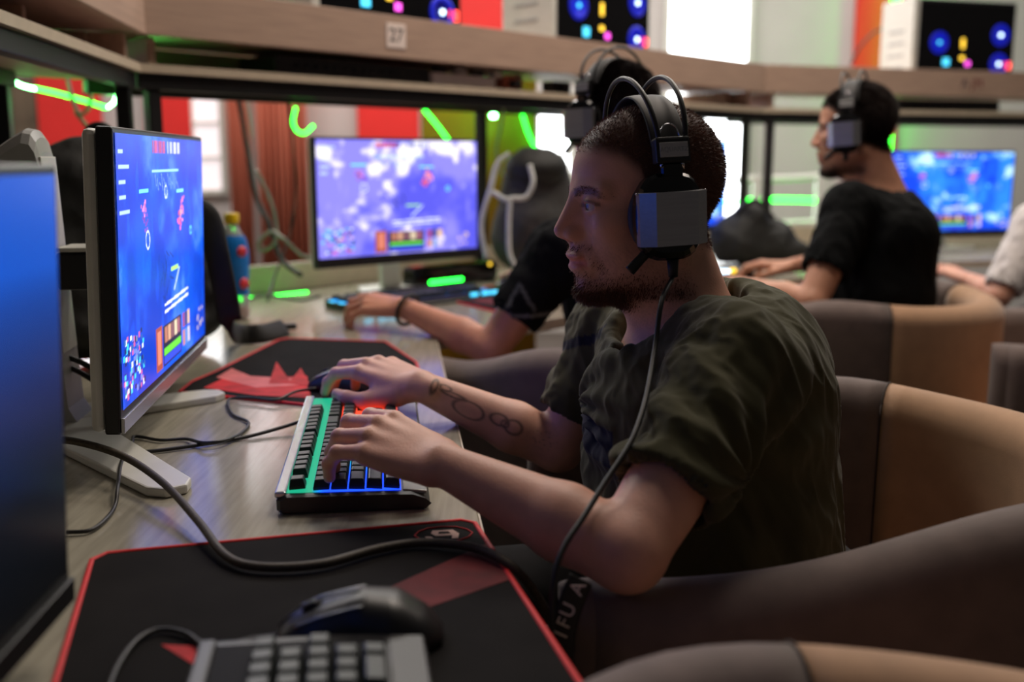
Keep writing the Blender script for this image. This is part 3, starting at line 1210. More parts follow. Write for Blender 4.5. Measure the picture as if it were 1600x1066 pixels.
# number plate 27
xx, zz = on_rack(rackB, 619, 56, -0.02)
pl = box('number_plate', (0.065, 0.002, 0.062), (xx, -0.0195, zz), M_paper, rackB, bevel=0.0008)
text_mesh('number', '27', 0.048, M_ink, pl, (0, -0.0014, 0), (R(90), 0, 0))
xx, zz = on_rack(rackC, 1520, 131, -0.02)
stk = box('sticker', (0.13, 0.002, 0.05), (xx, -0.0195, zz), M_shelf, rackC, bevel=0.0008)
M_inkblue = pbr('ink_blue', srgb(40, 26, 66), rough=0.7, var=0.05)
M_inkred = pbr('ink_red', srgb(120, 24, 38), rough=0.7, var=0.05)
text_mesh('emblem', 'A', 0.055, M_inkblue, stk, (-0.042, -0.0015, 0), (R(90), 0, 0))
text_mesh('emblem', 'JM', 0.055, M_inkred, stk, (0.022, -0.0015, 0), (R(90), 0, 0))

# things lying on the lower boards
def shelf_box(name, rk, px0, px1, py, dy, size_y, size_z, mat, label, cat, bevel=0.004):
    x0, _ = on_rack(rk, px0, py, dy)
    x1, _ = on_rack(rk, px1, py, dy)
    r = rk.rotation_euler.z
    p = np.array(rk.location[:2]) + dirv(r) * (x0 + x1) / 2 - nrm(r) * (dy + size_y / 2)
    t = thing(name, label, cat, (p[0], p[1], ZL1), r)
    box('body', (abs(x1 - x0), size_y, size_z), (0, 0, size_z / 2 + 0.0005), mat, t, bevel=bevel)
    return t, abs(x1 - x0)


t, w = shelf_box('network_switch', rackB, 430, 672, 100, 0.03, 0.16, 0.046, M_black, 'long flat black network switch on the lower shelf beside the power strip', 'switch')
for k in range(12):
    box('port', (0.014, 0.002, 0.012), (-w / 2 + 0.06 + k * 0.03, -0.0815, 0.024), M_gloss, t, bevel=0.001)
t, w = shelf_box('power_strip', rackB, 676, 776, 118, 0.03, 0.06, 0.036, M_strip, 'pale power strip with plugs on the lower shelf', 'power strip', 0.008)
for k, m in enumerate((M_black, M_cyanled, M_black, M_white)):
    box('plug', (0.036, 0.036, 0.018), (-w / 2 + 0.05 + k * 0.075, 0, 0.045), m if k != 1 else M_greypl, t, bevel=0.004)
t, w = shelf_box('adapter_block', rackB, 792, 808, 122, 0.03, 0.05, 0.045, M_redcurt, 'small reddish plug adapter past the power strip', 'adapter')
box('plug', (0.03, 0.03, 0.02), (0, -0.035, 0.02), M_black, t)
t, w = shelf_box('adapter_block', rackB, 868, 892, 130, 0.03, 0.06, 0.04, M_black, 'small black adapter brick alone on the lower shelf', 'adapter')
box('plug', (0.03, 0.03, 0.02), (0, -0.035, 0.02), M_gloss, t)
t, w = shelf_box('network_switch', rackC, 1396, 1562, 163, 0.03, 0.16, 0.046, M_black, 'black network switch on the lower shelf under the white-ended computer', 'switch')
for k in range(8):
    box('port', (0.014, 0.002, 0.012), (-w / 2 + 0.06 + k * 0.03, -0.0815, 0.024), M_gloss, t, bevel=0.001)


# ------------------------------------------------------------------ computer cases on the upper boards
def make_pc(label):
    t = thing('computer_case', label, 'computer', group=None)
    L_, D_, H_ = 0.50, 0.20, 0.372
    box('chassis', (L_, D_, H_), (0, 0, H_ / 2 + 0.004), M_black, t, bevel=0.006)
    box('end_panel', (0.03, D_ + 0.012, H_ + 0.004), (-L_ / 2 - 0.008, 0.0, H_ / 2 + 0.006), M_white, t, bevel=0.006)
    box('side_glass', (L_ - 0.02, 0.004, H_ - 0.03), (0.0, -D_ / 2 - 0.003, H_ / 2 + 0.004), M_gloss, t, bevel=0.001)
    for i, (x, z) in enumerate(((-0.14, 0.20), (0.17, 0.24), (0.17, 0.12))):
        fan = lathe('fan', [(0.045, 0), (0.045, 0.003), (0.032, 0.004), (0.030, 0.0)], M_bluehaze, t, 24)
        fan.rotation_euler = (R(90), 0, 0)
        fan.location = (x, -D_ / 2 - 0.005, z)
        hub = lathe('hub', [(0.008, 0), (0.007, 0.004)], M_whiteled if i else M_cyanled, fan, 16)
        hub.location = (0, 0, 0.002)
    for (x, z, sx, sz, m) in ((-0.10, 0.122, 0.030, 0.03, M_cyanled), (-0.02, 0.20, 0.014, 0.04, M_amberled), (-0.02, 0.140, 0.02, 0.016, M_amberled), (0.01, 0.118, 0.022, 0.02, M_pinkled),
                              (0.215, 0.115, 0.035, 0.03, M_redled)):
        box('light', (sx, 0.003, sz), (x, -D_ / 2 - 0.006, z), m, t, bevel=0.0014)
    for k in range(4):
        box('vent', (0.003, 0.10, 0.012), (-L_ / 2 - 0.0235, 0, 0.10 + 0.05 * k), M_greypl, t, bevel=0.001)
    return t


def place_pc(t, rk, px_left, dy=0.15):
    r = rk.rotation_euler.z
    x, _ = on_rack(rk, px_left, 60, dy - 0.1)
    p = np.array(rk.location[:2]) + dirv(r) * (x + 0.25) - nrm(r) * dy
    t.location = (p[0], p[1], ZF0 + 0.022)
    t.rotation_euler = (0, 0, r)


pc = make_pc('computer case with white end and glowing fans above the number plate')
place_pc(pc, rackB, 497)
pc2 = copy_tree(pc)
pc2['label'] = 'computer case with white end and blue fans next to the window, on the long rack'
place_pc(pc2, rackB, 866)
pc3 = copy_tree(pc)
pc3['label'] = 'white-ended computer case with blue and amber lights beside the tall red panel'
place_pc(pc3, rackC, 1432)
# ------------------------------------------------------------------ screens
def canvas(h=150, w=266):
    yy, xx = np.mgrid[0:h, 0:w]
    return xx / (w - 1), 1 - yy / (h - 1)       # u to the right, v up


def rect(img, U, V, u0, u1, v0, v1, c, a=1.0):
    m = (U >= u0) & (U <= u1) & (V >= v0) & (V <= v1)
    img[m] = img[m] * (1 - a) + np.array(c) / 255.0 * a


def ring(img, U, V, u, v, r, c, th=0.004):
    d = np.sqrt(((U - u) * 1.77) ** 2 + (V - v) ** 2)
    img[np.abs(d - r) < th] = np.array(c) / 255.0


def line(img, U, V, u0, v0, u1, v1, th, c):
    ax, ay, bx, by = u0 * 1.77, v0, u1 * 1.77, v1
    t = np.clip(((U * 1.77 - ax) * (bx - ax) + (V - ay) * (by - ay)) / ((bx - ax) ** 2 + (by - ay) ** 2 + 1e-9), 0, 1)
    d = np.hypot(U * 1.77 - ax - t * (bx - ax), V - ay - t * (by - ay))
    img[d < th] = np.array(c) / 255.0


def game_picture(seed, dark, mid, light, whiteness, h=150, w=266):
    U, V = canvas(h, w)
    rg = np.random.default_rng(seed)
    P = np.stack([U * 3.2 + seed, V * 2.2, np.zeros_like(U) + seed * 0.7], -1)
    n1 = fbm(P, 4)
    n2 = fbm(P * 3.1 + 5, 4)
    n3 = fbm(P * np.array([7.0, 2.2, 1]) + 9, 3)
    img = np.array(dark)[None, None] * (1 - sstep(0.35, 0.55, n1))[..., None] + np.array(mid)[None, None] * sstep(0.35, 0.55, n1)[..., None]
    m = sstep(0.50, 0.66, n2) * sstep(0.38, 0.52, n1) * whiteness
    img = img * (1 - m[..., None]) + np.array(light) * m[..., None]
    m = sstep(0.60, 0.75, n3) * 0.35
    img = img * (1 - m[..., None]) + np.array(mid) * 1.25 * m[..., None]
    img = img / 255.0
    # hud: top score strip
    for k in range(22):
        u = 0.34 + k * 0.0155
        c = (200, 60, 70) if k < 9 else ((210, 215, 230) if k % 3 else (60, 80, 160))
        if k in (10, 12):
            continue
        rect(img, U, V, u, u + 0.011, 0.935, 0.985, np.array(c) * rg.uniform(0.7, 1.1))
    for k in range(5):
        rect(img, U, V, 0.02, 0.02 + rg.uniform(0.04, 0.09), 0.93 - 0.055 * k, 0.945 - 0.055 * k, (190, 215, 250), 0.85)
    # bars over units, units, rings
    for (u, v, c) in ((0.24, 0.78, (110, 235, 190)), (0.66, 0.76, (130, 235, 210)), (0.57, 0.42, (170, 235, 110))):
        rect(img, U, V, u - 0.045, u + 0.045, v, v + 0.014, c)
    for (u, v, c) in ((0.24, 0.70, (215, 120, 190)), (0.25, 0.66, (120, 70, 190)), (0.67, 0.70, (250, 120, 140)), (0.64, 0.63, (240, 90, 120)), (0.66, 0.66, (250, 150, 150))):
        for _ in range(10):
            a, b = u + rg.normal(0, 0.012), v + rg.normal(0, 0.018)
            rect(img, U, V, a, a + 0.014, b, b + 0.016, np.array(c) * rg.uniform(0.7, 1.1))
    ring(img, U, V, 0.27, 0.59, 0.035, (215, 225, 255))
    ring(img, U, V, 0.48, 0.77, 0.026, (215, 235, 255))
    ring(img, U, V, 0.80, 0.57, 0.018, (110, 240, 235))
    line(img, U, V, 0.33, 0.86, 0.64, 0.86, 0.004, (150, 225, 250))
    for k in range(12):
        a = 0.36 + 0.024 * k
        line(img, U, V, a, 0.85 - 0.02 * (k % 3), a + 0.014, 0.80 - 0.02 * (k % 2), 0.003, (120, 165, 240))
    for k in range(16):
        a, b = 0.44 + rg.uniform(-0.07, 0.09), 0.30 + rg.uniform(-0.10, 0.25)
        line(img, U, V, a, b, a + rg.uniform(-0.05, 0.05), b - rg.uniform(0.02, 0.09), 0.003, (20, 30, 90))
    for k in range(2):
        line(img, U, V, 0.44, 0.285 - 0.03 * k, 0.74, 0.30 - 0.03 * k, 0.006, (225, 230, 255))
    line(img, U, V, 0.56, 0.33, 0.63, 0.42, 0.005, (220, 240, 230))
    # minimap
    for k in range(110):
        a, b = rg.uniform(0.01, 0.20), rg.uniform(0.02, 0.24)
        c = [(60, 200, 220), (210, 90, 150), (120, 130, 240), (230, 235, 240), (40, 90, 160), (30, 40, 90)][rg.integers(0, 6)]
        rect(img, U, V, a, a + 0.016, b, b + 0.020, c, 0.85)
    # portrait, abilities, bars, items
    rect(img, U, V, 0.33, 0.40, 0.02, 0.21, (150, 72, 60))
    rect(img, U, V, 0.345, 0.385, 0.05, 0.19, (205, 120, 100))
    rect(img, U, V, 0.41, 0.64, 0.02, 0.20, (34, 36, 60))
    for k in range(5):
        rect(img, U, V, 0.43 + 0.04 * k, 0.462 + 0.04 * k, 0.12, 0.19, [(170, 110, 90), (200, 150, 120), (120, 80, 90), (210, 190, 160), (150, 90, 110)][k])
    rect(img, U, V, 0.42, 0.63, 0.068, 0.100, (96, 205, 60))
    rect(img, U, V, 0.42, 0.63, 0.028, 0.060, (50, 70, 225))
    for k in range(6):
        rect(img, U, V, 0.66 + 0.035 * (k % 3), 0.688 + 0.035 * (k % 3), 0.04 + 0.085 * (k // 3), 0.11 + 0.085 * (k // 3),
             [(190, 120, 90), (90, 130, 190), (200, 190, 210), (150, 60, 90), (60, 60, 90), (220, 180, 120)][k])
    for k in range(8):
        a, b = rg.uniform(0.86, 0.97), rg.uniform(0.03, 0.16)
        rect(img, U, V, a, a + 0.02, b, b + 0.02, (210, 180, 160), 0.8)
    return img


def dim_picture(h=110, w=120):
    """picture on the near screen: blue fading to black"""
    U, V = canvas(h, w)
    n = fbm(np.stack([U * 2.5, V * 3, U * 0 + 3], -1), 3)
    stops = [0.0, 0.25, 0.50, 0.70, 0.78, 1.0]
    cols = np.array([(2, 3, 4), (4, 8, 16), (10, 30, 72), (14, 54, 130), (14, 68, 164), (12, 70, 170)]) / 255.0
    img = np.stack([np.interp(V + 0.06 * (n - 0.5), stops, cols[:, k]) for k in range(3)], -1)
    return img


def screen_mesh(img, w, h, curve=0.0):
    H, Wd = img.shape[:2]
    u = np.linspace(-w / 2, w / 2, Wd)
    v = np.linspace(h / 2, -h / 2, H)
    X, Z = np.meshgrid(u, v)
    Y = -curve * (2 * X / w) ** 2
    V = np.stack([X, Y, Z], -1).reshape(-1, 3)
    i = np.arange(H * Wd).reshape(H, Wd)
    Q = np.stack([i[1:, :-1], i[1:, 1:], i[:-1, 1:], i[:-1, :-1]], -1).reshape(-1, 4)
    return V, Q, srgb_arr(img.reshape(-1, 3))


def monitor(label, p_center, r, z0, w, h, img, stand='hood', group=None, back=M_white, gain=1.0, tilt=0.0, tips=None):
    """local: screen looks to -y, x to the viewer's right; p_center = foot point under the screen centre"""
    t = thing('monitor', label, 'monitor', (p_center[0], p_center[1], DZ), r, group)
    zc = z0 - DZ + h / 2
    hd = box('housing', (w, 0.018, h), (0, 0.009, zc), M_black, t, bevel=0.003, rot=(tilt, 0, 0))
    bk = box('back_shell', (w - 0.006, 0.016, h - 0.004), (0, 0.026, zc), back, t, bevel=0.007, rot=(tilt, 0, 0))
    aw, ah = w - 0.016, h - 0.034
    V, Q, C = screen_mesh(img, aw, ah)
    sc_ = np_mesh('screen', V, Q, M_screen, t, C * gain, smooth=False)
    sc_.location = (0, -0.0012 - 0.010 * math.sin(tilt), zc + 0.010)
    sc_.rotation_euler = (tilt, 0, 0)
    ch = box('chin', (w - 0.002, 0.004, 0.018), (0, -0.011, -h / 2 + 0.0105), M_silver if stand == 'hood' else M_black, hd, bevel=0.001)
    if stand == 'hood':
        # pillar with a hooded, backward sloping top, bracket arm and two splayed feet
        prof = [(0.118, 0.0), (0.134, 0.03), (0.138, 0.10), (0.148, 0.372), (0.152, 0.390), (0.158, 0.400), (0.168, 0.402), (0.182, 0.394), (0.262, 0.340), (0.262, 0.30), (0.185, 0.0)]
        n = 9
        v, f = [], []
        for k in range(n):
            a = -1 + 2 * k / (n - 1)
            x = 0.036 * a
            dz = -0.020 * (1 - math.sqrt(max(0, 1 - a * a)))
            for (yy, zz) in prof:
                v.append((x, yy, zz + (dz if zz > 0.2 else 0)))
        m = len(prof)
        for k in range(n - 1):
            for j in range(m):
                f.append((k * m + j, k * m + (j + 1) % m, (k + 1) * m + (j + 1) % m, (k + 1) * m + j))
        f.append(tuple(range(m)))
        f.append(tuple((n - 1) * m + j for j in range(m - 1, -1, -1)))
        pil = pyd('pillar', v, f, M_greypl, t)
        box('slot', (0.004, 0.005, 0.24), (-0.036, 0.151, 0.215), M_black, pil, bevel=0.001, rot=(R(-2.5), 0, 0))
        box('front_face', (0.062, 0.003, 0.26), (0, 0.1425, 0.235), M_white, pil, bevel=0.001, rot=(R(-2.2), 0, 0))
        ar = box('bracket', (0.06, 0.105, 0.050), (0, 0.085, 0.235), M_black, t, bevel=0.004)
        box('bracket_cover', (0.07, 0.10, 0.006), (0, 0.085, 0.264), M_white, ar, bevel=0.002)
        ar.location = (0, 0.086, 0.215)
        ar.children[0].location = (0, 0, 0.029)
        for sx, tip in ((-1, tips[0]), (1, tips[1])):
            b0 = np.array([sx * 0.03, 0.15])
            tp = np.array(tip)
            d = (tp - b0) / np.linalg.norm(tp - b0)
            nn = np.array([-d[1], d[0]])
            poly = [b0 + nn * 0.045, b0 - nn * 0.045, tp - nn * 0.026 - d * 0.02, tp - nn * 0.012, tp + nn * 0.012, tp + nn * 0.026 - d * 0.02]
            prism('foot', poly, 0.0005, 0.0115, M_white, t, bevel=0.0025)
        tube('cable', [(-0.01, 0.03, 0.08), (-0.02, 0.07, 0.05), (0.0, 0.13, 0.075), (0.0, 0.16, 0.09)], 0.004, M_cable, t)
        tube('cable', [(0.01, 0.03, 0.075), (0.0, 0.08, 0.065), (0.0, 0.13, 0.09), (0.0, 0.16, 0.10)], 0.004, M_cable, t)
    else:
        prism('foot', [(-0.13, 0.0), (-0.10, -0.03), (0.10, -0.03), (0.13, 0.0), (0.05, 0.15), (-0.05, 0.15)], 0.0005, 0.011, M_white, t, bevel=0.002)
        box('neck', (0.065, 0.022, 0.24), (0, 0.075, 0.13), M_white, t, bevel=0.006, rot=(R(-8), 0, 0))
        box('neck_cover', (0.05, 0.06, 0.10), (0, 0.04, 0.10 + z0 - DZ), M_black, t, bevel=0.004)
    return t


# main monitor: near top corner and far corner found from the photograph's vanishing lines
nA = np.array([-0.437, 1.125])
mw = 0.545
dA = np.array([-0.0645, 0.54])
dA /= np.linalg.norm(dA)
rMA = math.atan2(dA[1], dA[0])
pcm = nA + dA * mw / 2


def loc2(p):
    q = p[:2] - pcm
    return (q @ dA, q @ np.array([-dA[1], dA[0]]))


img_main = game_picture(3, (2, 54, 176), (4, 78, 216), (70, 116, 226), 0.8, 220, 300)
mon_main = monitor('black-framed monitor with white back showing a deep blue game scene', nA + dA * mw / 2, rMA, 0.793, mw, 0.344, img_main, 'hood', tilt=R(2.0), tips=[loc2(WZ(277, 776, DZ)), loc2(WZ(348, 622, DZ))])
# near dim monitor: its far upright edge stands just inside the frame
nN = np.array([-0.319, 0.712])
dN = np.array([-0.03, 0.545])
dN /= np.linalg.norm(dN)
mon_near = monitor('monitor with a dim dark blue screen beside the red-edged mouse pad', nN - dN * mw / 2, math.atan2(dN[1], dN[0]), 0.780, mw, 0.318, dim_picture(), 'plain', tilt=R(2.5), gain=0.9)
# bench B monitor
mL = W(488, 213, 2.56)[:2]
mR = W(747, 219, 2.92)[:2]
rM2 = math.atan2(*(mR - mL)[::-1])
w2 = np.linalg.norm(mR - mL)
z2t = W(488, 213, 2.56)[2]
img2 = game_picture(8, (84, 84, 214), (134, 128, 238), (218, 212, 255), 1.25, 150, 240)
mon2 = monitor('monitor with a bright lavender game screen beside the soda bottle', (mL + mR) / 2, rM2, z2t - 0.335, w2, 0.335, img2, 'plain', gain=0.8)
# bench B further monitor (mostly hidden behind the player) and bench C monitor
img3 = game_picture(13, (18, 64, 214), (40, 120, 238), (150, 200, 255), 1.3, 120, 200)
m3 = W(1393, 235, 4.02)
mon3 = monitor('monitor with a bright cyan blue game screen under the white-ended computer', m3[:2] + dirv(rC) * 0.30, rC, m3[2] - 0.345, 0.60, 0.345, img3, 'plain', gain=0.9)
pB = S_AB + dirv(rB) * 1.98 + nrm(rB) * 0.06
mon4 = monitor('monitor hidden behind the olive-shirted player\'s head on the long desk', pB, rB, 0.84, 0.56, 0.335, img3, 'plain', gain=0.9)


# ------------------------------------------------------------------ keyboards
M_back = vcol_mat('key_backlight', emit=1.0, rough=0.6, spec=0.08)
KEYS = {}


def key_mesh(wu, hu=1.0):
    k = (round(wu, 2), hu)
    if k in KEYS:
        return KEYS[k]
    p = 0.0188
    wx_, wy_ = p * wu - 0.0016, p * hu - 0.0020
    tx, ty = wx_ - 0.0036, wy_ - 0.0036
    v = []
    for (a, b, z) in ((wx_, wy_, 0.0), (wx_, wy_, 0.003), (tx, ty, 0.0104), (tx - 0.002, ty - 0.002, 0.0110)):
        v += [(-a / 2, -b / 2, z), (a / 2, -b / 2, z), (a / 2, b / 2, z), (-a / 2, b / 2, z)]
    f = [(3, 2, 1, 0), (12, 13, 14, 15)]
    for i in range(3):
        for j in range(4):
            f.append((4 * i + j, 4 * i + (j + 1) % 4, 4 * i + 4 + (j + 1) % 4, 4 * i + 4 + j))
    me = bpy.data.meshes.new('key')
    me.from_pydata(v, [], f)
    me.materials.append(M_key)
    KEYS[k] = me
    return me


ROWS = [[(1, 1)] + [(2 + i + (0.5 if i >= 4 else 0) + (0.5 if i >= 8 else 0) + 0.0, 1) for i in range(12)],
        [(i, 1) for i in range(13)] + [(13, 2)],
        [(0, 1.5)] + [(1.5 + i, 1) for i in range(12)] + [(13.5, 1.5)],
        [(0, 1.75)] + [(1.75 + i, 1) for i in range(11)] + [(12.75, 2.25)],
        [(0, 2.25)] + [(2.25 + i, 1) for i in range(10)] + [(12.25, 2.75)],
        [(0, 1.25), (1.25, 1.25), (2.5, 1.25), (3.75, 6.25), (10, 1.25), (11.25, 1.25), (12.5, 1.25), (13.75, 1.25)]]
ROWS[0] = [(0, 1)] + [(2 + i + 0.5 * (i // 4), 1) for i in range(12)]
NAV = [[(15.25 + i, 1) for i in range(3)]] * 3 + [[], [(16.25, 1)], [(15.25 + i, 1) for i in range(3)]]
NUM = [[], [(18.5 + i, 1) for i in range(4)], [(18.5 + i, 1) for i in range(3)], [(18.5 + i, 1) for i in range(4)], [(18.5 + i, 1) for i in range(3)], [(18.5, 2), (20.5, 1)]]


def make_keyboard(label, zone, lit=True):
    """local: left end at x=0, back edge at y=0, players' side at -y"""
    p = 0.0188
    Lk, Dk, x0, y0 = 0.452, 0.158, 0.014, -0.016
    t = thing('keyboard', label, 'keyboard')
    prof = [(0.0, 0.004), (0.0, 0.015), (-0.008, 0.0195), (-0.118, 0.0185), (-0.138, 0.0175), (-Dk + 0.006, 0.012), (-Dk, 0.006), (-Dk + 0.006, 0.0), (-0.006, 0.0)]
    v, f = [], []
    m = len(prof)
    for (x, ins) in ((0.0, 0.004), (0.004, 0.0), (Lk - 0.004, 0.0), (Lk, 0.004)):
        for (yy, zz) in prof:
            cz = 0.010
            v.append((x, yy * (1 - ins * 4) - ins, cz + (zz - cz) * (1 - ins * 30)))
    for k in range(3):
        for j in range(m):
            f.append((k * m + j, k * m + (j + 1) % m, (k + 1) * m + (j + 1) % m, (k + 1) * m + j))
    f.append(tuple(range(m)))
    f.append(tuple(3 * m + j for j in range(m - 1, -1, -1)))
    pyd('base', v, f, M_black, t)
    # lit plate below the keys
    nx, ny = 60, 22
    V, C = [], []
    for j in range(ny):
        for i in range(nx):
            u, w = i / (nx - 1), j / (ny - 1)
            V.append((x0 - 0.004 + u * (Lk - 2 * x0 + 0.008), -0.006 - w * 0.122, 0.0199 - 0.0012 * w))
            C.append(zone(u, w))
    idx = np.arange(nx * ny).reshape(ny, nx)
    Q = np.stack([idx[1:, :-1], idx[1:, 1:], idx[:-1, 1:], idx[:-1, :-1]], -1).reshape(-1, 4)
    np_mesh('light_plate', np.array(V), Q, M_back, t, np.array(C), smooth=False)
    box('back_trim', (Lk - 0.01, 0.012, 0.007), (Lk / 2, -0.004, 0.0195), M_silver if lit else M_black, t, bevel=0.002)
    pg = box('palm_strip', (Lk - 0.02, 0.026, 0.004), (Lk / 2, -0.1425, 0.0165), M_palm if lit else M_black, t, bevel=0.0015, rot=(R(5), 0, 0))
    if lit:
        box('green_glow_bar', (0.016, 0.004, 0.001), (Lk - 0.022, -0.1425, 0.0188), M_greenled, t, bevel=0.0003, rot=(R(5), 0, 0))  # thin emissive green bar on the far end of the palm strip
    rowoff = [0, 1.35, 2.35, 3.35, 4.35, 5.35]
    for src in (ROWS, NAV, NUM):
        for r_, row in enumerate(src):
            for (u, wdt) in row:
                k = bpy.data.objects.new('key', key_mesh(wdt))
                COL.objects.link(k)
                k.parent = t
                zz = 0.0205 - 0.0002 * r_ + (0.0015 if r_ == 0 else 0)
                k.location = (x0 + (u + wdt / 2) * p * 0.985, y0 - (rowoff[r_] * p * 0.97 + p * 0.25), zz)
                k.rotation_euler = (R(-4 + 2.2 * r_), 0, 0)
    return t


M_palm = pbr('palm_plastic', srgb(150, 154, 150), rough=0.25, var=0.05)


def zone_main(u, w):
    g = np.array((0.02, 0.62, 0.34)) * 0.5
    red = np.array((1.0, 0.07, 0.03)) * 1.1
    blue = np.array((0.01, 0.06, 1.0)) * 1.5
    a = float(sstep(0.62, 0.72, u) * sstep(0.26, 0.36, w))
    b = float(sstep(0.30, 0.12, u) * sstep(0.24, 0.36, w))
    c = g * (1 - a) + red * a
    return c * (1 - b) + blue * b


def zone_cyan(u, w):
    return np.array((0.02, 0.35, 1.0)) * (1.2 if u < 0.5 else 0.8)


def zone_dim(u, w):
    return np.zeros(3)


rK = R(97.0)
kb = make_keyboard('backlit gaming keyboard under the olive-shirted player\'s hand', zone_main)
c0 = WZ(432, 806, DZ)
kb.location = (c0[0], c0[1], DZ + 0.0005)
kb.rotation_euler = (0, 0, rK)
kb2 = make_keyboard('blue-lit keyboard under the black-bracelet hand', zone_cyan, False)
c2 = WZ(506, 482, DZ)
kb2.location = (c2[0], c2[1], DZ + 0.0005)
kb2.rotation_euler = (0, 0, rB - R(2))
for (x, y) in ((0.004, -0.03), (0.004, -0.07), (0.02, -0.157), (0.06, -0.157), (0.09, -0.157), (0.36, -0.157), (0.40, -0.157), (0.43, -0.157)):
    box('edge_light', (0.024 if y < -0.1 else 0.006, 0.006 if y < -0.1 else 0.024, 0.008), (x, y, 0.016), M_cyanled, kb2, bevel=0.001)
kb3 = make_keyboard('dark keyboard lying on the red-edged near mouse pad', zone_dim, False)
c3 = WZ(318, 1010, DZ + 0.02)
e3 = np.array([math.cos(rK + R(2)), math.sin(rK + R(2))])
kb3.location = (c3[0] - e3[0] * 0.452, c3[1] - e3[1] * 0.452, DZ + 0.0045)
kb3.rotation_euler = (0, 0, rK + R(2))


# ------------------------------------------------------------------ mouse pads
def pad(label, poly, art=(), th=0.003, logo=None):
    P = [np.array(p[:2]) for p in poly]
    c = np.mean(P, 0)
    t = thing('mouse_pad', label, 'mouse pad', (c[0], c[1], DZ))
    L_ = [p - c for p in P]
    prism('mat', L_, 0.0004, th, M_padcloth, t, bevel=0.0006)
    pts = []
    for i in range(len(L_)):
        a, b = L_[i], L_[(i + 1) % len(L_)]
        n = max(2, int(np.linalg.norm(b - a) / 0.02))
        for k in range(n):
            q = a + (b - a) * k / n
            pts.append((q[0], q[1], th * 0.62))
    tube('stitched_edge', pts, 0.0029, M_padred, t, seg=8, closed=True, raw=True)
    for (pl, m, dz) in art:
        prism('printed_art', [np.array(p[:2]) - c for p in pl], th + 0.0001 + dz * 0.0001, th + 0.0003 + dz * 0.0001, m, t)
    return t, c


def wz_list(l, z=DZ + 0.003):
    return [WZ(a, b, z) for a, b in l]


P1, P2 = WZ(146, 866, DZ + 0.003), WZ(738, 811, DZ + 0.003)
dr = (WZ(905, 1066, DZ + 0.003) - P2)
dr /= np.linalg.norm(dr)
dl = (WZ(86, 1066, DZ + 0.003) - P1)
dl /= np.linalg.norm(dl)
P3, P4 = P2 + dr * 0.42, P1 + dl * 0.40
w_ = (P2 - P1) / np.linalg.norm(P2 - P1)
art = [(wz_list([(252, 1008), (345, 1012), (420, 1030), (420, 1066), (330, 1056)]), M_padart, 0),
       (wz_list([(470, 1000), (640, 905), (700, 900), (560, 960)]), M_padart3, 0),
       (wz_list([(300, 1060), (420, 1015), (560, 1045), (420, 1090)]), M_padart3, 1),
       (wz_list([(560, 940), (760, 850), (800, 905), (640, 960)]), M_padart3, 1)]
pad_near, pc_ = pad('black mouse pad with bright red edge beside the dim monitor', [P1 + w_ * 0.012, P2 - w_ * 0.012, P2 + dr * 0.012, P3, P4, P1 + dl * 0.014], art)
# emblem: hexagon outline with a 9-like mark
ctr = WZ(693, 835, DZ + 0.0034)
ex = (WZ(713, 834, DZ + 0.0034) - ctr)
ex /= np.linalg.norm(ex)
ez = np.cross((0, 0, 1), ex)


def lg(a, b):
    q = ctr + ex * a + ez * b
    return (q[0] - pc_[0], q[1] - pc_[1])


hexa = [(0.028 * math.cos(R(60 * k)), 0.021 * math.sin(R(60 * k))) for k in range(6)]
tube('emblem_outline', [(*lg(*hexa[k % 6]), 0.0035) for k in range(6)], 0.0008, M_padart, pad_near, closed=True, n=2)
prism('emblem', [lg(-0.010, 0.011), lg(0.010, 0.011), lg(0.015, 0.0), lg(0.013, -0.012), lg(0.007, -0.012), lg(0.008, -0.004), lg(-0.008, -0.004), lg(-0.012, 0.004)], 0.0032, 0.0036, M_padlogo, pad_near)
prism('emblem', [lg(-0.004, 0.0065), lg(0.005, 0.0065), lg(0.007, 0.001), lg(-0.005, 0.001)], 0.0036, 0.0038, M_padcloth, pad_near)
prism('emblem', [lg(-0.018, -0.004), lg(-0.012, -0.005), lg(-0.010, -0.011), lg(-0.017, -0.010)], 0.0032, 0.0036, M_padlogo, pad_near)
art = [(wz_list([(318, 606), (352, 590), (420, 590), (480, 588), (486, 622), (400, 618)]), M_padart, 0),
       (wz_list([(338, 590), (362, 576), (392, 588), (462, 592), (468, 602), (400, 606)]), M_padart2, 1),
       (wz_list([(420, 600), (432, 566), (456, 600)]), M_padart, 4), (wz_list([(450, 600), (470, 576), (486, 604)]), M_padart, 7)]
pad2, _ = pad('black mouse pad with red flame print beyond the keyboard', wz_list([(280, 612), (300, 596), (338, 580), (436, 531), (450, 529), (602, 534), (650, 566), (662, 600), (640, 648)]), art)
pad3, _ = pad('red and black mouse pad beside the blue-lit keyboard', wz_list([(715, 472), (790, 490), (880, 470), (860, 440), (760, 448)]), [(wz_list([(730, 470), (800, 480), (840, 460), (770, 452)]), M_padart3, 0)])
pad4, _ = pad('black mouse pad under the third player\'s mouse', [(0.60, 3.02, 0), (0.76, 3.09, 0), (0.80, 3.26, 0), (0.62, 3.32, 0), (0.52, 3.18, 0)])


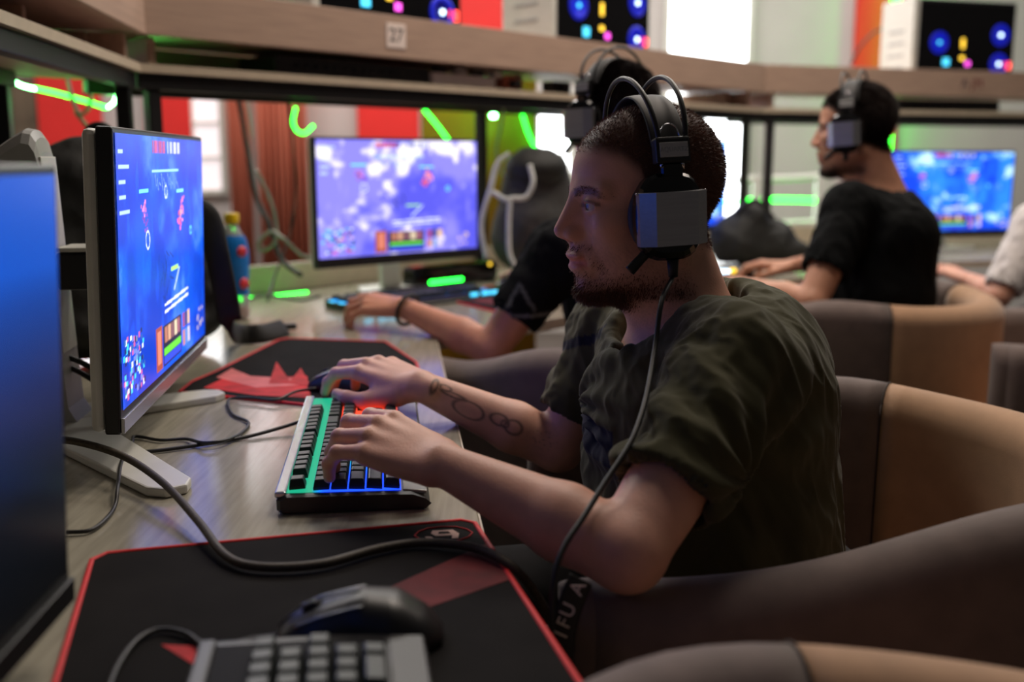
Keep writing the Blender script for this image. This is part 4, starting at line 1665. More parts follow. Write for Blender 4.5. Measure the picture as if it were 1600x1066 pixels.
# ------------------------------------------------------------------ mice
def make_mouse(label, style='plain'):
    """local: nose at -x, length 0.122, width 0.066"""
    t = thing('mouse', label, 'mouse')
    nu, nv = 28, 21
    hp = np.interp(np.linspace(0, 1, nu), [0, .06, .25, .5, .72, .9, 1], [0.012, 0.019, 0.030, 0.0385, 0.036, 0.022, 0.008])
    wpf = np.interp(np.linspace(0, 1, nu), [0, .05, .2, .45, .7, .9, 1], [0.021, 0.027, 0.0305, 0.029, 0.033, 0.027, 0.012])
    v, f = [], []
    for i in range(nu):
        x = -0.061 + 0.122 * i / (nu - 1)
        for j in range(nv):
            a = math.pi * j / (nv - 1)
            ca, sa = math.cos(a), math.sin(a)
            v.append((x, wpf[i] * math.copysign(abs(ca) ** 0.75, ca), 0.001 + hp[i] * sa ** 0.8))
    for i in range(nu - 1):
        for j in range(nv - 1):
            f.append((i * nv + j, (i + 1) * nv + j, (i + 1) * nv + j + 1, i * nv + j + 1))
    f.append(tuple(range(nv)))
    f.append(tuple((nu - 1) * nv + j for j in range(nv)))
    for i in range(nu - 1):
        f.append((i * nv, i * nv + nv - 1, (i + 1) * nv + nv - 1, (i + 1) * nv))
    pyd('shell', v, f, M_gloss if style == 'plain' else M_black, t, smooth=True)
    wh = lathe('wheel', [(0.008, -0.004), (0.0105, -0.003), (0.0105, 0.003), (0.008, 0.004)], M_rubber, t, 20)
    wh.rotation_euler = (R(90), 0, 0)
    wh.location = (-0.034, 0, 0.0225)
    tube('button_seam', [(-0.062, 0.0, 0.014), (-0.045, 0, 0.0275), (-0.02, 0, 0.0365), (0.0, 0, 0.0395)], 0.0007, M_rubber, t, seg=6)
    for s_ in (1, -1):
        path = []
        for i in range(3, 15):
            x = -0.061 + 0.122 * i / 27
            a = R(58)
            path.append((x, s_ * (wpf[i] * math.cos(a) ** 0.75 + 0.0003), 0.0015 + hp[i] * math.sin(a) ** 0.8))
        tube('side_seam', path, 0.0012, M_silver if style != 'plain' else M_rubber, t, seg=6, n=2)
    for k in range(2):
        b = box('side_button', (0.020, 0.004, 0.005), (-0.014 + 0.024 * k, 0.0285, 0.021), M_rubber, t, bevel=0.0015)
    if style == 'lime':
        for k in range(14):
            a = random.uniform(0.2, 1.0)
            x = 0.018 + 0.030 * a + random.uniform(-0.004, 0.004)
            j = random.uniform(R(45), R(135))
            i = int((x + 0.061) / 0.122 * 27)
            box('lime_fleck', (0.007, 0.006, 0.001), (x, wpf[i] * math.cos(j), 0.0022 + hp[i] * math.sin(j) ** 0.8), M_lime, t, rot=(R(90) - j if False else 0, R(28), random.random()), bevel=0.0003)
    if style == 'shine':
        box('front_trim', (0.034, 0.003, 0.009), (-0.044, -0.0275, 0.011), M_silver, t, bevel=0.001, rot=(R(-18), R(-20), R(-8)))
    return t


mpos = WZ(540, 603, DZ + 0.010)
ms = make_mouse('black mouse with lime flecks under the tattooed arm\'s hand', 'lime')
ms.location = (mpos[0] + 0.004, mpos[1], DZ + 0.0034)
ms.rotation_euler = (0, 0, R(-18))
mn = make_mouse('idle grey-black mouse with silver side trim on the near pad', 'shine')
mp2 = WZ(566, 985, DZ + 0.012)
mn.location = (mp2[0], mp2[1], DZ + 0.0040)
mn.rotation_euler = (0, 0, R(4))
mq = make_mouse('small dark mouse beside the blue-lit keyboard', 'plain')
mp3 = WZ(806, 448, DZ + 0.012)
mq.location = (mp3[0], mp3[1], DZ + 0.0034)
mq.rotation_euler = (0, 0, rB - R(90))
mr_ = make_mouse('mouse glowing white and amber beneath the third player\'s hand', 'plain')
mp4 = np.array((0.690, 3.135, 0))
mr_.location = (mp4[0], mp4[1], DZ + 0.0034)
mr_.rotation_euler = (0, 0, R(-10))
box('glow', (0.04, 0.012, 0.012), (-0.040, -0.022, 0.022), M_whiteled, mr_, bevel=0.005)
box('glow', (0.02, 0.012, 0.014), (-0.012, -0.027, 0.026), M_amberled, mr_, bevel=0.005)

# ------------------------------------------------------------------ chairs
def make_chair(label, h_front=0.722, h_back=0.775, La=0.31):
    """tub chair; local: sitter faces +y, back at -y"""
    t = thing('tub_chair', label, 'chair', group=None)
    Rr = 0.285
    path, tt = [], []
    nA_, nS = 12, 36
    for i in range(nA_):
        path.append((-Rr, La * (1 - i / nA_)))
    for i in range(nS + 1):
        a = math.pi + math.pi * i / nS
        path.append((Rr * math.cos(a), Rr * 1.02 * math.sin(a)))
    for i in range(1, nA_ + 1):
        path.append((Rr, La * i / nA_))
    P = np.array(path)
    n = len(P)
    seg = np.linalg.norm(np.diff(P, axis=0), axis=1)
    s_ = np.concatenate([[0], np.cumsum(seg)])
    half = s_[-1] / 2
    s_ = s_ - half
    T = np.gradient(P, axis=0)
    T /= np.linalg.norm(T, axis=1, keepdims=True)
    O = np.stack([T[:, 1], -T[:, 0]], 1)            # candidate outward
    if O[n // 2] @ np.array([0, -1]) < 0:
        O = -O
    hh = h_back - (h_back - h_front) * sstep(0.09, 0.74, np.abs(s_)) + 0.034 * np.exp(-((np.abs(s_) - 0.38) / 0.15) ** 2)
    prof = []
    arc = [(math.cos(a), math.sin(a)) for a in np.linspace(0, math.pi, 11)]

    def ring_at(i):
        h = hh[i]
        r_ = 0.043
        bk = 0.02 * max(0.0, 1 - abs(s_[i]) / half) ** 0.5
        pts = [(0.018, 0.20), (0.034, 0.34), (0.046 + bk, 0.52)]
        pts += [(bk + 0.002 + r_ * c, h - r_ + r_ * s2) for c, s2 in arc]
        pts += [(-0.040 + bk * 0.6, 0.56), (-0.034, 0.44), (-0.030, 0.30), (-0.02, 0.20)]
        return [(P[i][0] + O[i][0] * o, P[i][1] + O[i][1] * o, z) for o, z in pts]

    def part(name, i0, i1, mat):
        v, f = [], []
        for i in range(i0, i1 + 1):
            v += ring_at(i)
        m = len(v) // (i1 - i0 + 1)
        for k in range(i1 - i0):
            for j in range(m):
                f.append((k * m + j, k * m + (j + 1) % m, (k + 1) * m + (j + 1) % m, (k + 1) * m + j))
        f.append(tuple(range(m)))
        f.append(tuple((i1 - i0) * m + j for j in range(m)))
        return pyd(name, v, f, mat, t, smooth=True)
    ia = int(np.searchsorted(s_, -0.273))
    ib = int(np.searchsorted(s_, 0.273))
    part('armrest', 0, ia, M_chairgrey)
    part('back_panel', ia, ib, M_chairtan)
    part('armrest', ib, n - 1, M_chairgrey)
    for i in (ia, ib):
        rg = np.array(ring_at(i))
        c = rg.mean(0)
        tube('seam', c + (rg - c) * 1.003, 0.0013, M_seam, t, closed=True, n=2, seg=6)
    # rounded arm fronts
    for i in (0, n - 1):
        rg = np.array(ring_at(i))
        m = len(rg)
        v = []
        for k in range(5):
            a = k / 4 * math.pi / 2
            c = rg.mean(0)
            q = c + (rg - c) * np.array([math.cos(a) ** 0.6 if k < 4 else 0.02, 1, 1 if k == 0 else 0.98 + 0.02 * math.cos(a)])
            q[:, 1] += 0.030 * math.sin(a)
            v += list(q)
        f = []
        for k in range(4):
            for j in range(m):
                f.append((k * m + j, k * m + (j + 1) % m, (k + 1) * m + (j + 1) % m, (k + 1) * m + j))
        pyd('arm_front', v, f, M_chairgrey, t, smooth=True)
    # seat cushion
    pl = [(0.245 * math.cos(a), 0.24 * math.sin(a)) for a in np.linspace(math.pi, 2 * math.pi, 20)] + [(0.245, La), (0.22, La + 0.035), (-0.22, La + 0.035), (-0.245, La)]
    prism('seat', pl, 0.30, 0.445, M_chairtan, t, bevel=0.02)
    prism('seat_base', [(x * 0.97, y * 0.97) for x, y in pl], 0.20, 0.30, M_chairgrey, t)
    for sx in (-1, 1):
        for (yy, lean) in ((La - 0.07, 0.03), (-0.20, -0.03)):
            tube('leg', [(sx * 0.20, yy, 0.205), (sx * 0.225, yy + lean, 0.002)], [0.02, 0.012], M_leg, t, seg=10, n=3)
    return t


chair = make_chair('tan and grey tub chair the olive-shirted player sits in')
chair.location = (0.372, 1.18, 0)
chair.rotation_euler = (0, 0, R(92))


def chair_copy(label, x, y, rz):
    c = copy_tree(chair)
    c['label'] = label
    c.location = (x, y, 0)
    c.rotation_euler = (0, 0, rz)
    return c


chair2 = make_chair('empty tub chair in front of the near mouse pad', La=0.03)
chair2.location = (0.20, 0.322, 0)
chair2.rotation_euler = (0, 0, R(128))
chair_copy('tub chair of the player with the black bracelet', 0.245, 1.955, R(40))
chair_copy('tub chair with dark arm and brown back behind the player with short dark beard', 0.86, 2.575, R(46))
chair_copy('tub chair showing its dark outer arm, between the bearded player and the white sleeve', 1.43, 2.28, R(70))

# ------------------------------------------------------------------ people
HAIRLINE = [(-0.13, -0.070), (-0.06, -0.055), (-0.02, -0.035), (0.012, -0.018), (0.024, 0.000), (0.034, 0.040), (0.055, 0.060), (0.08, 0.068), (0.11, 0.070)]
TH_REST = [(0.018, 0.026, -0.008), (0.050, 0.046, -0.020), (0.078, 0.050, -0.030), (0.100, 0.046, -0.036)]

hd = W(1013, 317, 1.19)
SLm, SRm = np.array((0.232, 1.035, 0.885)), np.array((0.150, 1.395, 0.868))
ELm, ERm = W(980, 864, 0.905), W(872, 698, 1.425)
WLm, WRm = WZ(690, 725, 0.808), WZ(654, 602, 0.795)
J = dict(head=hd, neck=(0.208, 1.205, 0.932), hip=np.array((0.325, 1.215, 0.515)), SL=SLm, SR=SRm, EL=ELm, ER=ERm, WL=WLm, WR=WRm,
         hL=(-0.79, 0.57, 0.20), uL=(-0.10, -0.30, 1.0), hR=(-0.80, 0.58, 0.20), uR=(-0.05, -0.25, 1.0),
         flexL=((20, 44, 30), (20, 42, 30), (20, 42, 28), (16, 40, 28)), splayL=(8, 2, -5, -14),
         thumbL=[(0.018, 0.026, -0.012), (0.050, 0.044, -0.026), (0.080, 0.044, -0.032), (0.104, 0.034, -0.034)],
         flexR=((20, 30, 20), (22, 30, 18), (28, 32, 18), (34, 36, 20)), splayR=(6, 0, -6, -14),
         thumbR=[(0.016, 0.026, -0.012), (0.050, 0.050, -0.022), (0.082, 0.058, -0.026), (0.104, 0.056, -0.028)], collar=(0.160, 1.175, 0.886))
torso_main = [((0.232, 1.205, 0.815), (0.140, 0.180, 0.130), 0.05), ((0.262, 1.205, 0.865), (0.098, 0.150, 0.085), 0.05),
              ((0.244, 1.205, 0.690), (0.148, 0.178, 0.150), 0.06), ((0.262, 1.205, 0.560), (0.150, 0.180, 0.120), 0.06)]
arm_ax = (ERm - WRm) / np.linalg.norm(ERm - WRm)


def tattoo(V, c):
    q = V - WRm
    a = q @ arm_ax
    rel = q - a[:, None] * arm_ax
    side = np.cross(arm_ax, (0, 0, 1.0))
    side /= np.linalg.norm(side)
    if side[1] > 0:
        side = -side
    upv = np.cross(side, arm_ax)
    if upv[2] < 0:
        upv = -upv
    ang = np.arctan2(rel @ upv, rel @ side)
    t = ang * 0.036
    near = (np.linalg.norm(rel, axis=1) < 0.075) & (a > 0.0) & (a < 0.235)
    m = np.zeros(len(V))

    def ringm(a0, t0, r0, r1, th=0.0022):
        d = np.hypot((a - a0) / r0, (t - t0) / r1)
        return sstep(th / min(r0, r1) * 1.3, 0, np.abs(d - 1)) * 0.75
    for args in ((0.075, 0.004, 0.022, 0.014), (0.020, 0.020, 0.004, 0.014), (0.118, 0.010, 0.012, 0.008), (0.140, 0.008, 0.012, 0.009), (0.035, 0.026, 0.008, 0.006), (0.128, 0.008, 0.005, 0.005), (0.048, 0.018, 0.016, 0.004)):
        m = np.maximum(m, ringm(*args))
    n = fbm(np.stack([a * 140, t * 140, a * 0], 1), 2)
    m = np.maximum(m, 0.6 * sstep(0.05, 0.02, np.abs(n - 0.5)) * np.exp(-(((a - 0.185) / 0.016) ** 2 + ((t - 0.010) / 0.012) ** 2)))
    m = (m * near * (np.abs(ang) < 1.6))[:, None]
    return c * (1 - m) + np.array((0.028, 0.026, 0.030)) * m


def print_band(V, c):
    """dark blue printed block across the chest"""
    m = (V[:, 0] < 0.22) & (V[:, 1] > 1.10) & (V[:, 1] < 1.31) & (np.abs(V[:, 2] - 0.782) < 0.022)
    c = c.copy()
    c[m] = srgb(22, 24, 44)
    m2 = (V[:, 0] < 0.20) & (V[:, 1] > 1.26) & (V[:, 1] < 1.40) & (np.abs(V[:, 2] - 0.868 + 0.35 * (V[:, 1] - 1.33)) < 0.007)
    c[m2] = srgb(24, 26, 40)
    n = fbm(V * 30, 2)[:, None]
    return c * (0.9 + 0.2 * n)


arm_dirL = (ELm - SLm) / np.linalg.norm(ELm - SLm)


def folds_main(V):
    pit = np.array((0.165, 1.06, 0.80))
    d = V - pit
    r_ = np.linalg.norm(d, axis=1)
    ang = np.arctan2(d[:, 2], d[:, 0] + 0.4 * d[:, 1])
    rad = np.sin(ang * 11 + 2.2 * fbm(V * 9, 2)) * np.exp(-((r_ - 0.14) / 0.08) ** 2) * sstep(0.04, 0.11, r_) * 0.0045
    a = fold_noise(V, 0.006, (0.5, 0.0, -0.85), 26, 3.0)
    pit2 = np.array((0.11, 1.34, 0.80))
    d = V - pit2
    r2 = np.linalg.norm(d, axis=1)
    ang2 = np.arctan2(d[:, 2], d[:, 1])
    rad2 = np.sin(ang2 * 9 + 2 * fbm(V * 10, 2)) * np.exp(-((r2 - 0.11) / 0.06) ** 2) * sstep(0.04, 0.09, r2) * 0.004
    return rad + a + rad2


skinA = srgb(222, 168, 146)
p1, fr1 = person('person in an olive T-shirt and headset leaning over the green-lit keyboard', J, (-0.972, -0.235, 0), R(3), skinA, srgb(84, 50, 37), HAIRLINE, 1.0,
                 0.0048, 42000, M_hair, srgb(72, 70, 46), M_shirt, 0.0021, 0.0032, print_band, tattoo, torso=torso_main, folds=folds_main, sleeve=0.64, hairw=0.00035, hscale=0.94,
                 gaze=(0.97, -0.02, -0.16), iris=srgb(120, 105, 95))

# player at the long desk, black T-shirt and bracelet
hB = -nrm(rB)
hd2 = W(962, 186, 2.13)
nk2 = np.array((0.245, 2.15, 0.965))
lat2 = np.array([-hB[1], hB[0]])
SL2 = np.array((*(nk2[:2] + lat2 * 0.185 + hB * 0.03), 0.918))
SR2 = np.array((*(nk2[:2] - lat2 * 0.185 + hB * 0.03), 0.918))
EL2 = W(768, 545, 2.045)
WL2 = WZ(628, 480, 0.793)
WR2 = WZ(838, 432, 0.785)
ER2 = (SR2 + WR2) / 2 + np.array((0.05, -0.02, -0.035))
rest = dict(flexL=((14, 34, 22), (18, 38, 24), (22, 40, 24), (26, 40, 24)), splayL=(8, 1, -6, -14), thumbL=TH_REST,
            flexR=((16, 34, 22), (18, 36, 24), (24, 40, 24), (28, 40, 24)), splayR=(6, 0, -5, -12), thumbR=TH_REST)
J2 = dict(head=hd2, neck=nk2, hip=np.array((0.265, 1.98, 0.53)), SL=SL2, SR=SR2, EL=EL2, ER=ER2, WL=WL2, WR=WR2, hL=(-0.88, 0.46, 0.06), uL=(-0.05, -0.35, 1), hR=(-0.5, 0.85, 0.0), **rest)
torso2 = [((0.255, 2.13, 0.83), (0.150, 0.160, 0.13), 0.05), ((0.275, 2.07, 0.70), (0.150, 0.160, 0.15), 0.06), ((0.29, 2.00, 0.58), (0.155, 0.165, 0.12), 0.06)]


def logo2(V, c):
    q = V - (SL2 + 0.52 * (EL2 - SL2))
    c = c.copy()
    m = (np.linalg.norm(q, axis=1) < 0.066) & (q[:, 1] < -0.02) & (np.abs(q[:, 2] + 0.018) < 0.0045)
    c[m] = srgb(120, 122, 125)
    m = (np.linalg.norm(q - np.array((0, 0, 0.016)), axis=1) < 0.068) & (q[:, 1] < -0.03) & (np.abs(np.abs(q[:, 0] + 0.01) + 0.6 * q[:, 2] - 0.025) < 0.004) & (q[:, 2] > -0.01)
    c[m] = srgb(96, 98, 100)
    return c


def folds_b(V):
    return fold_noise(V, 0.006, (0.3, 0.2, -0.9), 22, 1.0)


p2, fr2 = person('person in a black T-shirt with a black bracelet at the lavender screen', J2, (*hB, 0), R(2), srgb(226, 160, 134), srgb(62, 42, 34), HAIRLINE, 0.3, 0.013, 26000, M_hairdark,
                 srgb(22, 23, 26), M_shirt2, 0.0036, 0.0050, logo2, torso=torso2, folds=folds_b, sleeve=0.60)

# third player, black T-shirt, short dark beard
h3 = np.array((-0.88, 0.475))
hd3 = W(1340, 203, 2.56)
nk3 = np.array((0.930, 2.585, 1.025))
SL3 = W(1328, 328, 2.46)
lat3 = np.array([-h3[1], h3[0]])
SR3 = np.array((*(SL3[:2] - lat3 * 0.36), SL3[2]))
EL3, WL3 = W(1268, 474, 2.38), W(1142, 444, 2.56)
WR3 = W(1240, 414, 3.05)
ER3 = np.array((0.99, 2.90, 0.83))
J3 = dict(head=hd3, neck=nk3, hip=np.array((0.90, 2.56, 0.53)), SL=SL3, SR=SR3, EL=EL3, ER=ER3, WL=WL3, WR=WR3, hL=(-0.70, 0.70, 0.02), hR=(-0.90, 0.42, 0.0), **rest)
torso3 = [((0.925, 2.57, 0.915), (0.125, 0.170, 0.115), 0.05), ((0.915, 2.565, 0.77), (0.138, 0.170, 0.15), 0.06), ((0.90, 2.57, 0.60), (0.14, 0.165, 0.12), 0.06)]
p3, fr3 = person('person in a black T-shirt with short dark hair and beard, in profile', J3, (*h3, 0), R(4), srgb(206, 150, 122), srgb(42, 30, 26), HAIRLINE, 1.0, 0.011, 26000, M_hairdark,
                 srgb(14, 16, 17), M_shirt2, 0.0036, 0.0055, torso=torso3, folds=folds_b, sleeve=0.62)

# fourth player, mostly outside the picture: white sleeve and a hand
h4 = -nrm(rC)
lat4 = np.array([-h4[1], h4[0]])
WL4 = W(1513, 436, 3.22)
SL4 = W(1618, 352, 3.05)
EL4 = W(1562, 462, 3.02)
nk4 = np.array((*(SL4[:2] - lat4 * 0.19), 0.965))
hip4 = np.array((*(nk4[:2] - h4 * 0.10), 0.52))
SR4 = np.array((*(nk4[:2] - lat4 * 0.19), SL4[2]))
J4 = dict(head=np.array((*(nk4[:2] + h4 * 0.05), 1.13)), neck=nk4, hip=hip4, SL=SL4, SR=SR4, EL=EL4, ER=SR4 + np.array((0.05, 0.05, -0.24)), WL=WL4,
          WR=SR4 + np.array((-0.10, 0.27, -0.18)), hL=(-0.35, 0.9, 0.25), hR=(-0.4, 0.9, 0.0), **rest)
c4 = np.array(nk4)
torso4 = [(c4 + (0, 0, -0.12), (0.15, 0.15, 0.13), 0.05), (c4 + (0, -0.03, -0.24), (0.155, 0.155, 0.15), 0.06), (c4 + (0, -0.06, -0.37), (0.155, 0.155, 0.12), 0.06)]
p4, fr4 = person('person in a white T-shirt reaching towards the cyan blue screen', J4, (*h4, 0), R(2), srgb(216, 160, 136), srgb(70, 50, 40), HAIRLINE, 0.3, 0.012, 5000, M_hairdark,
                 srgb(214, 208, 206), M_shirt, 0.0045, 0.0065, torso=torso4, folds=folds_b, sleeve=0.85)

# bracelet
bd_ = (EL2 - WL2) / np.linalg.norm(EL2 - WL2)
fb = frame(WL2 + bd_ * 0.018, bd_)
br = tube('bracelet', [fb[0] + fb[1] @ np.array((0, 0.033 * math.cos(a), 0.033 * math.sin(a))) for a in np.linspace(0, 2 * math.pi, 16, endpoint=False)], 0.0042, M_rubber, closed=True, n=3)
tag(br, 'thin black cord bracelet around the wrist on the blue-lit keyboard', 'bracelet')


# ------------------------------------------------------------------ headsets
def make_headset(label):
    """local frame of the head: x forward, y to the wearer's left, z up, origin at head centre"""
    t = thing('headset', label, 'headset')
    for s_ in (1, -1):
        cx, cz = 0.014, -0.011
        pd = lathe('ear_pad', [(0.020, 0.0), (0.037, 0.001), (0.043, 0.007), (0.043, 0.013), (0.038, 0.019), (0.020, 0.019)], M_rubber, t, 32)
        pd.rotation_euler = (R(-90) * s_, 0, 0)
        pd.location = (cx, 0.074 * s_, cz)
        pd.scale = (1.0, 1.12, 1.0)
        # cup body: octagonal dark shell, silver facetted plate on it
        n = 28
        poly = []
        for k in range(n):
            a = 2 * math.pi * k / n
            ca, sa = math.cos(a), math.sin(a)
            poly.append((0.041 * math.copysign(abs(ca) ** 0.62, ca), 0.050 * math.copysign(abs(sa) ** 0.8, sa)))
        v, f = [], []
        for (yy, sc_) in ((0.092, 1.0), (0.103, 1.0), (0.109, 0.93), (0.112, 0.80)):
            v += [(cx + x * sc_, yy * s_, cz + z * sc_) for x, z in poly]
        for i in range(3):
            for j in range(n):
                f.append((i * n + j, i * n + (j + 1) % n, (i + 1) * n + (j + 1) % n, (i + 1) * n + j))
        f.append(tuple(range(n)))
        f.append(tuple(3 * n + j for j in range(n)))
        cup = pyd('ear_cup', v, f, M_gloss, t)
        # faceted plate: front, middle and rear facet
        hz = 0.0300
        xs_ = [0.0405, 0.0250, -0.0250, -0.0405]
        ys_ = [0.1145, 0.1265, 0.1265, 0.1145]
        v, f = [], []
        for x, y in zip(xs_, ys_):
            for z in (-hz - 0.001, hz - 0.001):
                v.append((cx + x, y * s_, cz + z))
        for x, y in zip(xs_, ys_):
            for z in (-hz - 0.001, hz - 0.001):
                v.append((cx + x * 0.98, (y - 0.013) * s_, cz + z))
        for i in range(3):
            f.append((2 * i, 2 * i + 1, 2 * i + 3, 2 * i + 2))
            f.append((8 + 2 * i, 8 + 2 * i + 2, 8 + 2 * i + 3, 8 + 2 * i + 1))
            f.append((2 * i + 1, 8 + 2 * i + 1, 8 + 2 * i + 3, 2 * i + 3))
            f.append((2 * i, 2 * i + 2, 8 + 2 * i + 2, 8 + 2 * i))
        f += [(0, 8, 9, 1), (6, 7, 15, 14)]
        pyd('cover_plate', v, f, M_silver, t)
        for dx in (0.0405, -0.0405):
            sw = lathe('screw', [(0.0016, 0.0), (0.0016, 0.001), (0.0008, 0.0016)], M_chrome, cup, 10)
            sw.rotation_euler = (R(-90) * s_, 0, 0)
            sw.location = (cx + dx * 1.02, 0.1085 * s_, cz + 0.028)
        # hinge, slider block with name plate, ring
        box('hinge', (0.026, 0.016, 0.020), (cx - 0.004, 0.100 * s_, cz + 0.050), M_gloss, t, bevel=0.005, rot=(R(4) * s_, 0, 0))
        sb = box('slider', (0.042, 0.016, 0.030), (cx - 0.006, 0.0965 * s_, cz + 0.074), M_black, t, bevel=0.003, rot=(R(9) * s_, 0, 0))
        box('name_plate', (0.034, 0.0015, 0.0165), (0, 0.0088 * s_, 0.0), M_greypl, sb, bevel=0.0006)
        text_mesh('name', 'AQUARTZ', 0.0072, M_silver, sb, (0, 0.0098 * s_, 0.0), (R(90), 0, R(180) if s_ > 0 else 0), 0.0002)
        for dx in (0.006, -0.018):
            lathe('post', [(0.0028, 0), (0.0028, 0.012)], M_chrome, t, 10, loc=(cx + dx + 0.0, 0.099 * s_, cz + 0.053))
        rg = [(cx - 0.006 + 0.0125 * math.cos(a), (0.0925 - 0.002 * math.sin(a)) * s_, cz + 0.087 + 0.017 * math.sin(a)) for a in np.linspace(0, math.pi, 14)]
        tube('ring', rg, 0.0011, M_chrome, t, raw=True, seg=8)
    for dx, lean in ((0.009, 0.010), (-0.022, -0.006)):
        pts = []
        for a in np.linspace(R(-8), R(188), 40):
            y = 0.0925 * math.cos(a)
            z = 0.070 + 0.080 * math.sin(a)
            pts.append((0.011 + dx + lean * max(0, math.sin(a)), y, z))
        tube('band_wire', pts, 0.0031, M_cable, t, raw=True, seg=10)
    # padded strap lying on the head
    v, f = [], []
    m = 10
    As = np.linspace(R(18), R(162), 40)
    for a in As:
        for k in range(m):
            b = 2 * math.pi * k / m
            rr = 1.0 + 0.0030 * math.sin(b) / 0.09
            v.append((0.004 + 0.022 * math.copysign(abs(math.cos(b)) ** 0.6, math.cos(b)), 0.0845 * rr * math.cos(a), 0.042 + 0.0855 * rr * math.sin(a)))
    for i in range(len(As) - 1):
        for k in range(m):
            f.append((i * m + k, i * m + (k + 1) % m, (i + 1) * m + (k + 1) % m, (i + 1) * m + k))
    f.append(tuple(range(m)))
    f.append(tuple((len(As) - 1) * m + k for k in range(m)))
    pyd('head_strap', v, f, M_rubber, t, smooth=True)
    # folded microphone boom
    mic = tube('microphone', [(0.034, 0.098, -0.044), (0.048, 0.0975, -0.057), (0.062, 0.097, -0.070)], [0.0065, 0.0060, 0.0068], M_black, t, seg=8, flat=((0, 1, 0), 0.6))
    lathe('cable_boot', [(0.0055, -0.02), (0.0068, 0.0)], M_rubber, t, 12, loc=(0.012, 0.104, -0.060))
    return t


def wear(hs, fr):
    m = np.eye(4)
    m[:3, :3] = fr[1] * fr[2]
    m[:3, 3] = fr[0]
    hs.matrix_world = Matrix(m.tolist())


hs = make_headset('silver-plated headset on the olive-shirted player\'s head')
wear(hs, fr1)
hs2 = copy_tree(hs)
hs2['label'] = 'silver-plated headset on the player with the black bracelet'
wear(hs2, fr2)
hs3 = copy_tree(hs)
hs3['label'] = 'silver-plated headset on the short-bearded player in black'
wear(hs3, fr3)

# ------------------------------------------------------------------ cables
def cable(label, pts, rad, mat, name='cable', n=8):
    o = tube(name, pts, rad, mat, n=n)
    return tag(o, label, 'cable')


boot = fr1[0] + fr1[1] @ np.array((0.012, 0.104, -0.080)) * fr1[2]
cab = [boot, W(1034, 470, 1.055), W(1024, 540, 1.035), W(1012, 610, 0.985), W(1000, 655, 0.955), W(982, 698, 0.930), W(945, 755, 0.905), W(912, 808, 0.880), W(884, 850, 0.862), W(869, 890, 0.850), W(863, 940, 0.845), W(862, 1010, 0.84), W(868, 1120, 0.84)]
cable('black headset cable hanging across the olive T-shirt', cab, 0.0027, M_cable)
cable('thick brown braided cable sweeping across the near mouse pad', [WZ(60, 690, 0.80), WZ(112, 689, 0.79), WZ(190, 712, 0.775), WZ(255, 755, 0.765), WZ(310, 815, 0.756), WZ(352, 868, 0.750), WZ(405, 886, 0.749), WZ(500, 882, 0.749),
       WZ(590, 858, 0.749), WZ(660, 848, 0.749), WZ(740, 856, 0.749), WZ(800, 886, 0.745), WZ(850, 950, 0.70), WZ(900, 1060, 0.62)], 0.0042, M_cablebrown)
cable('thin black keyboard cable on the desk', [WZ(474, 657, 0.752), WZ(440, 668, 0.747), WZ(380, 684, 0.7435), WZ(300, 697, 0.7435), WZ(230, 706, 0.7435), WZ(170, 708, 0.7435), WZ(105, 703, 0.7435), WZ(60, 700, 0.7435)], 0.0026, M_cable)
cable('thin black mouse cable kinked across the desk', [WZ(494, 607, 0.752), WZ(462, 612, 0.750), WZ(432, 625, 0.7475), WZ(398, 622, 0.7475), WZ(366, 622, 0.7465), WZ(356, 628, 0.745), WZ(364, 648, 0.743), WZ(388, 660, 0.743), WZ(378, 676, 0.743), WZ(352, 688, 0.748),
       WZ(318, 692, 0.748), WZ(290, 686, 0.7435), WZ(250, 688, 0.7435), WZ(212, 682, 0.7435), WZ(206, 692, 0.744), WZ(190, 722, 0.752), WZ(184, 760, 0.7545), WZ(180, 790, 0.7435), WZ(165, 812, 0.7435), WZ(140, 829, 0.7435), WZ(105, 832, 0.7435)], 0.0022, M_cable, n=6)
cable('black mouse cable looping on the near mouse pad', [WZ(456, 992, 0.752), WZ(400, 998, 0.7465), WZ(330, 1012, 0.7465), WZ(290, 990, 0.7465), WZ(250, 984, 0.7465), WZ(215, 1000, 0.7465), WZ(185, 1040, 0.7465), WZ(165, 1090, 0.7465)], 0.0022, M_cable)
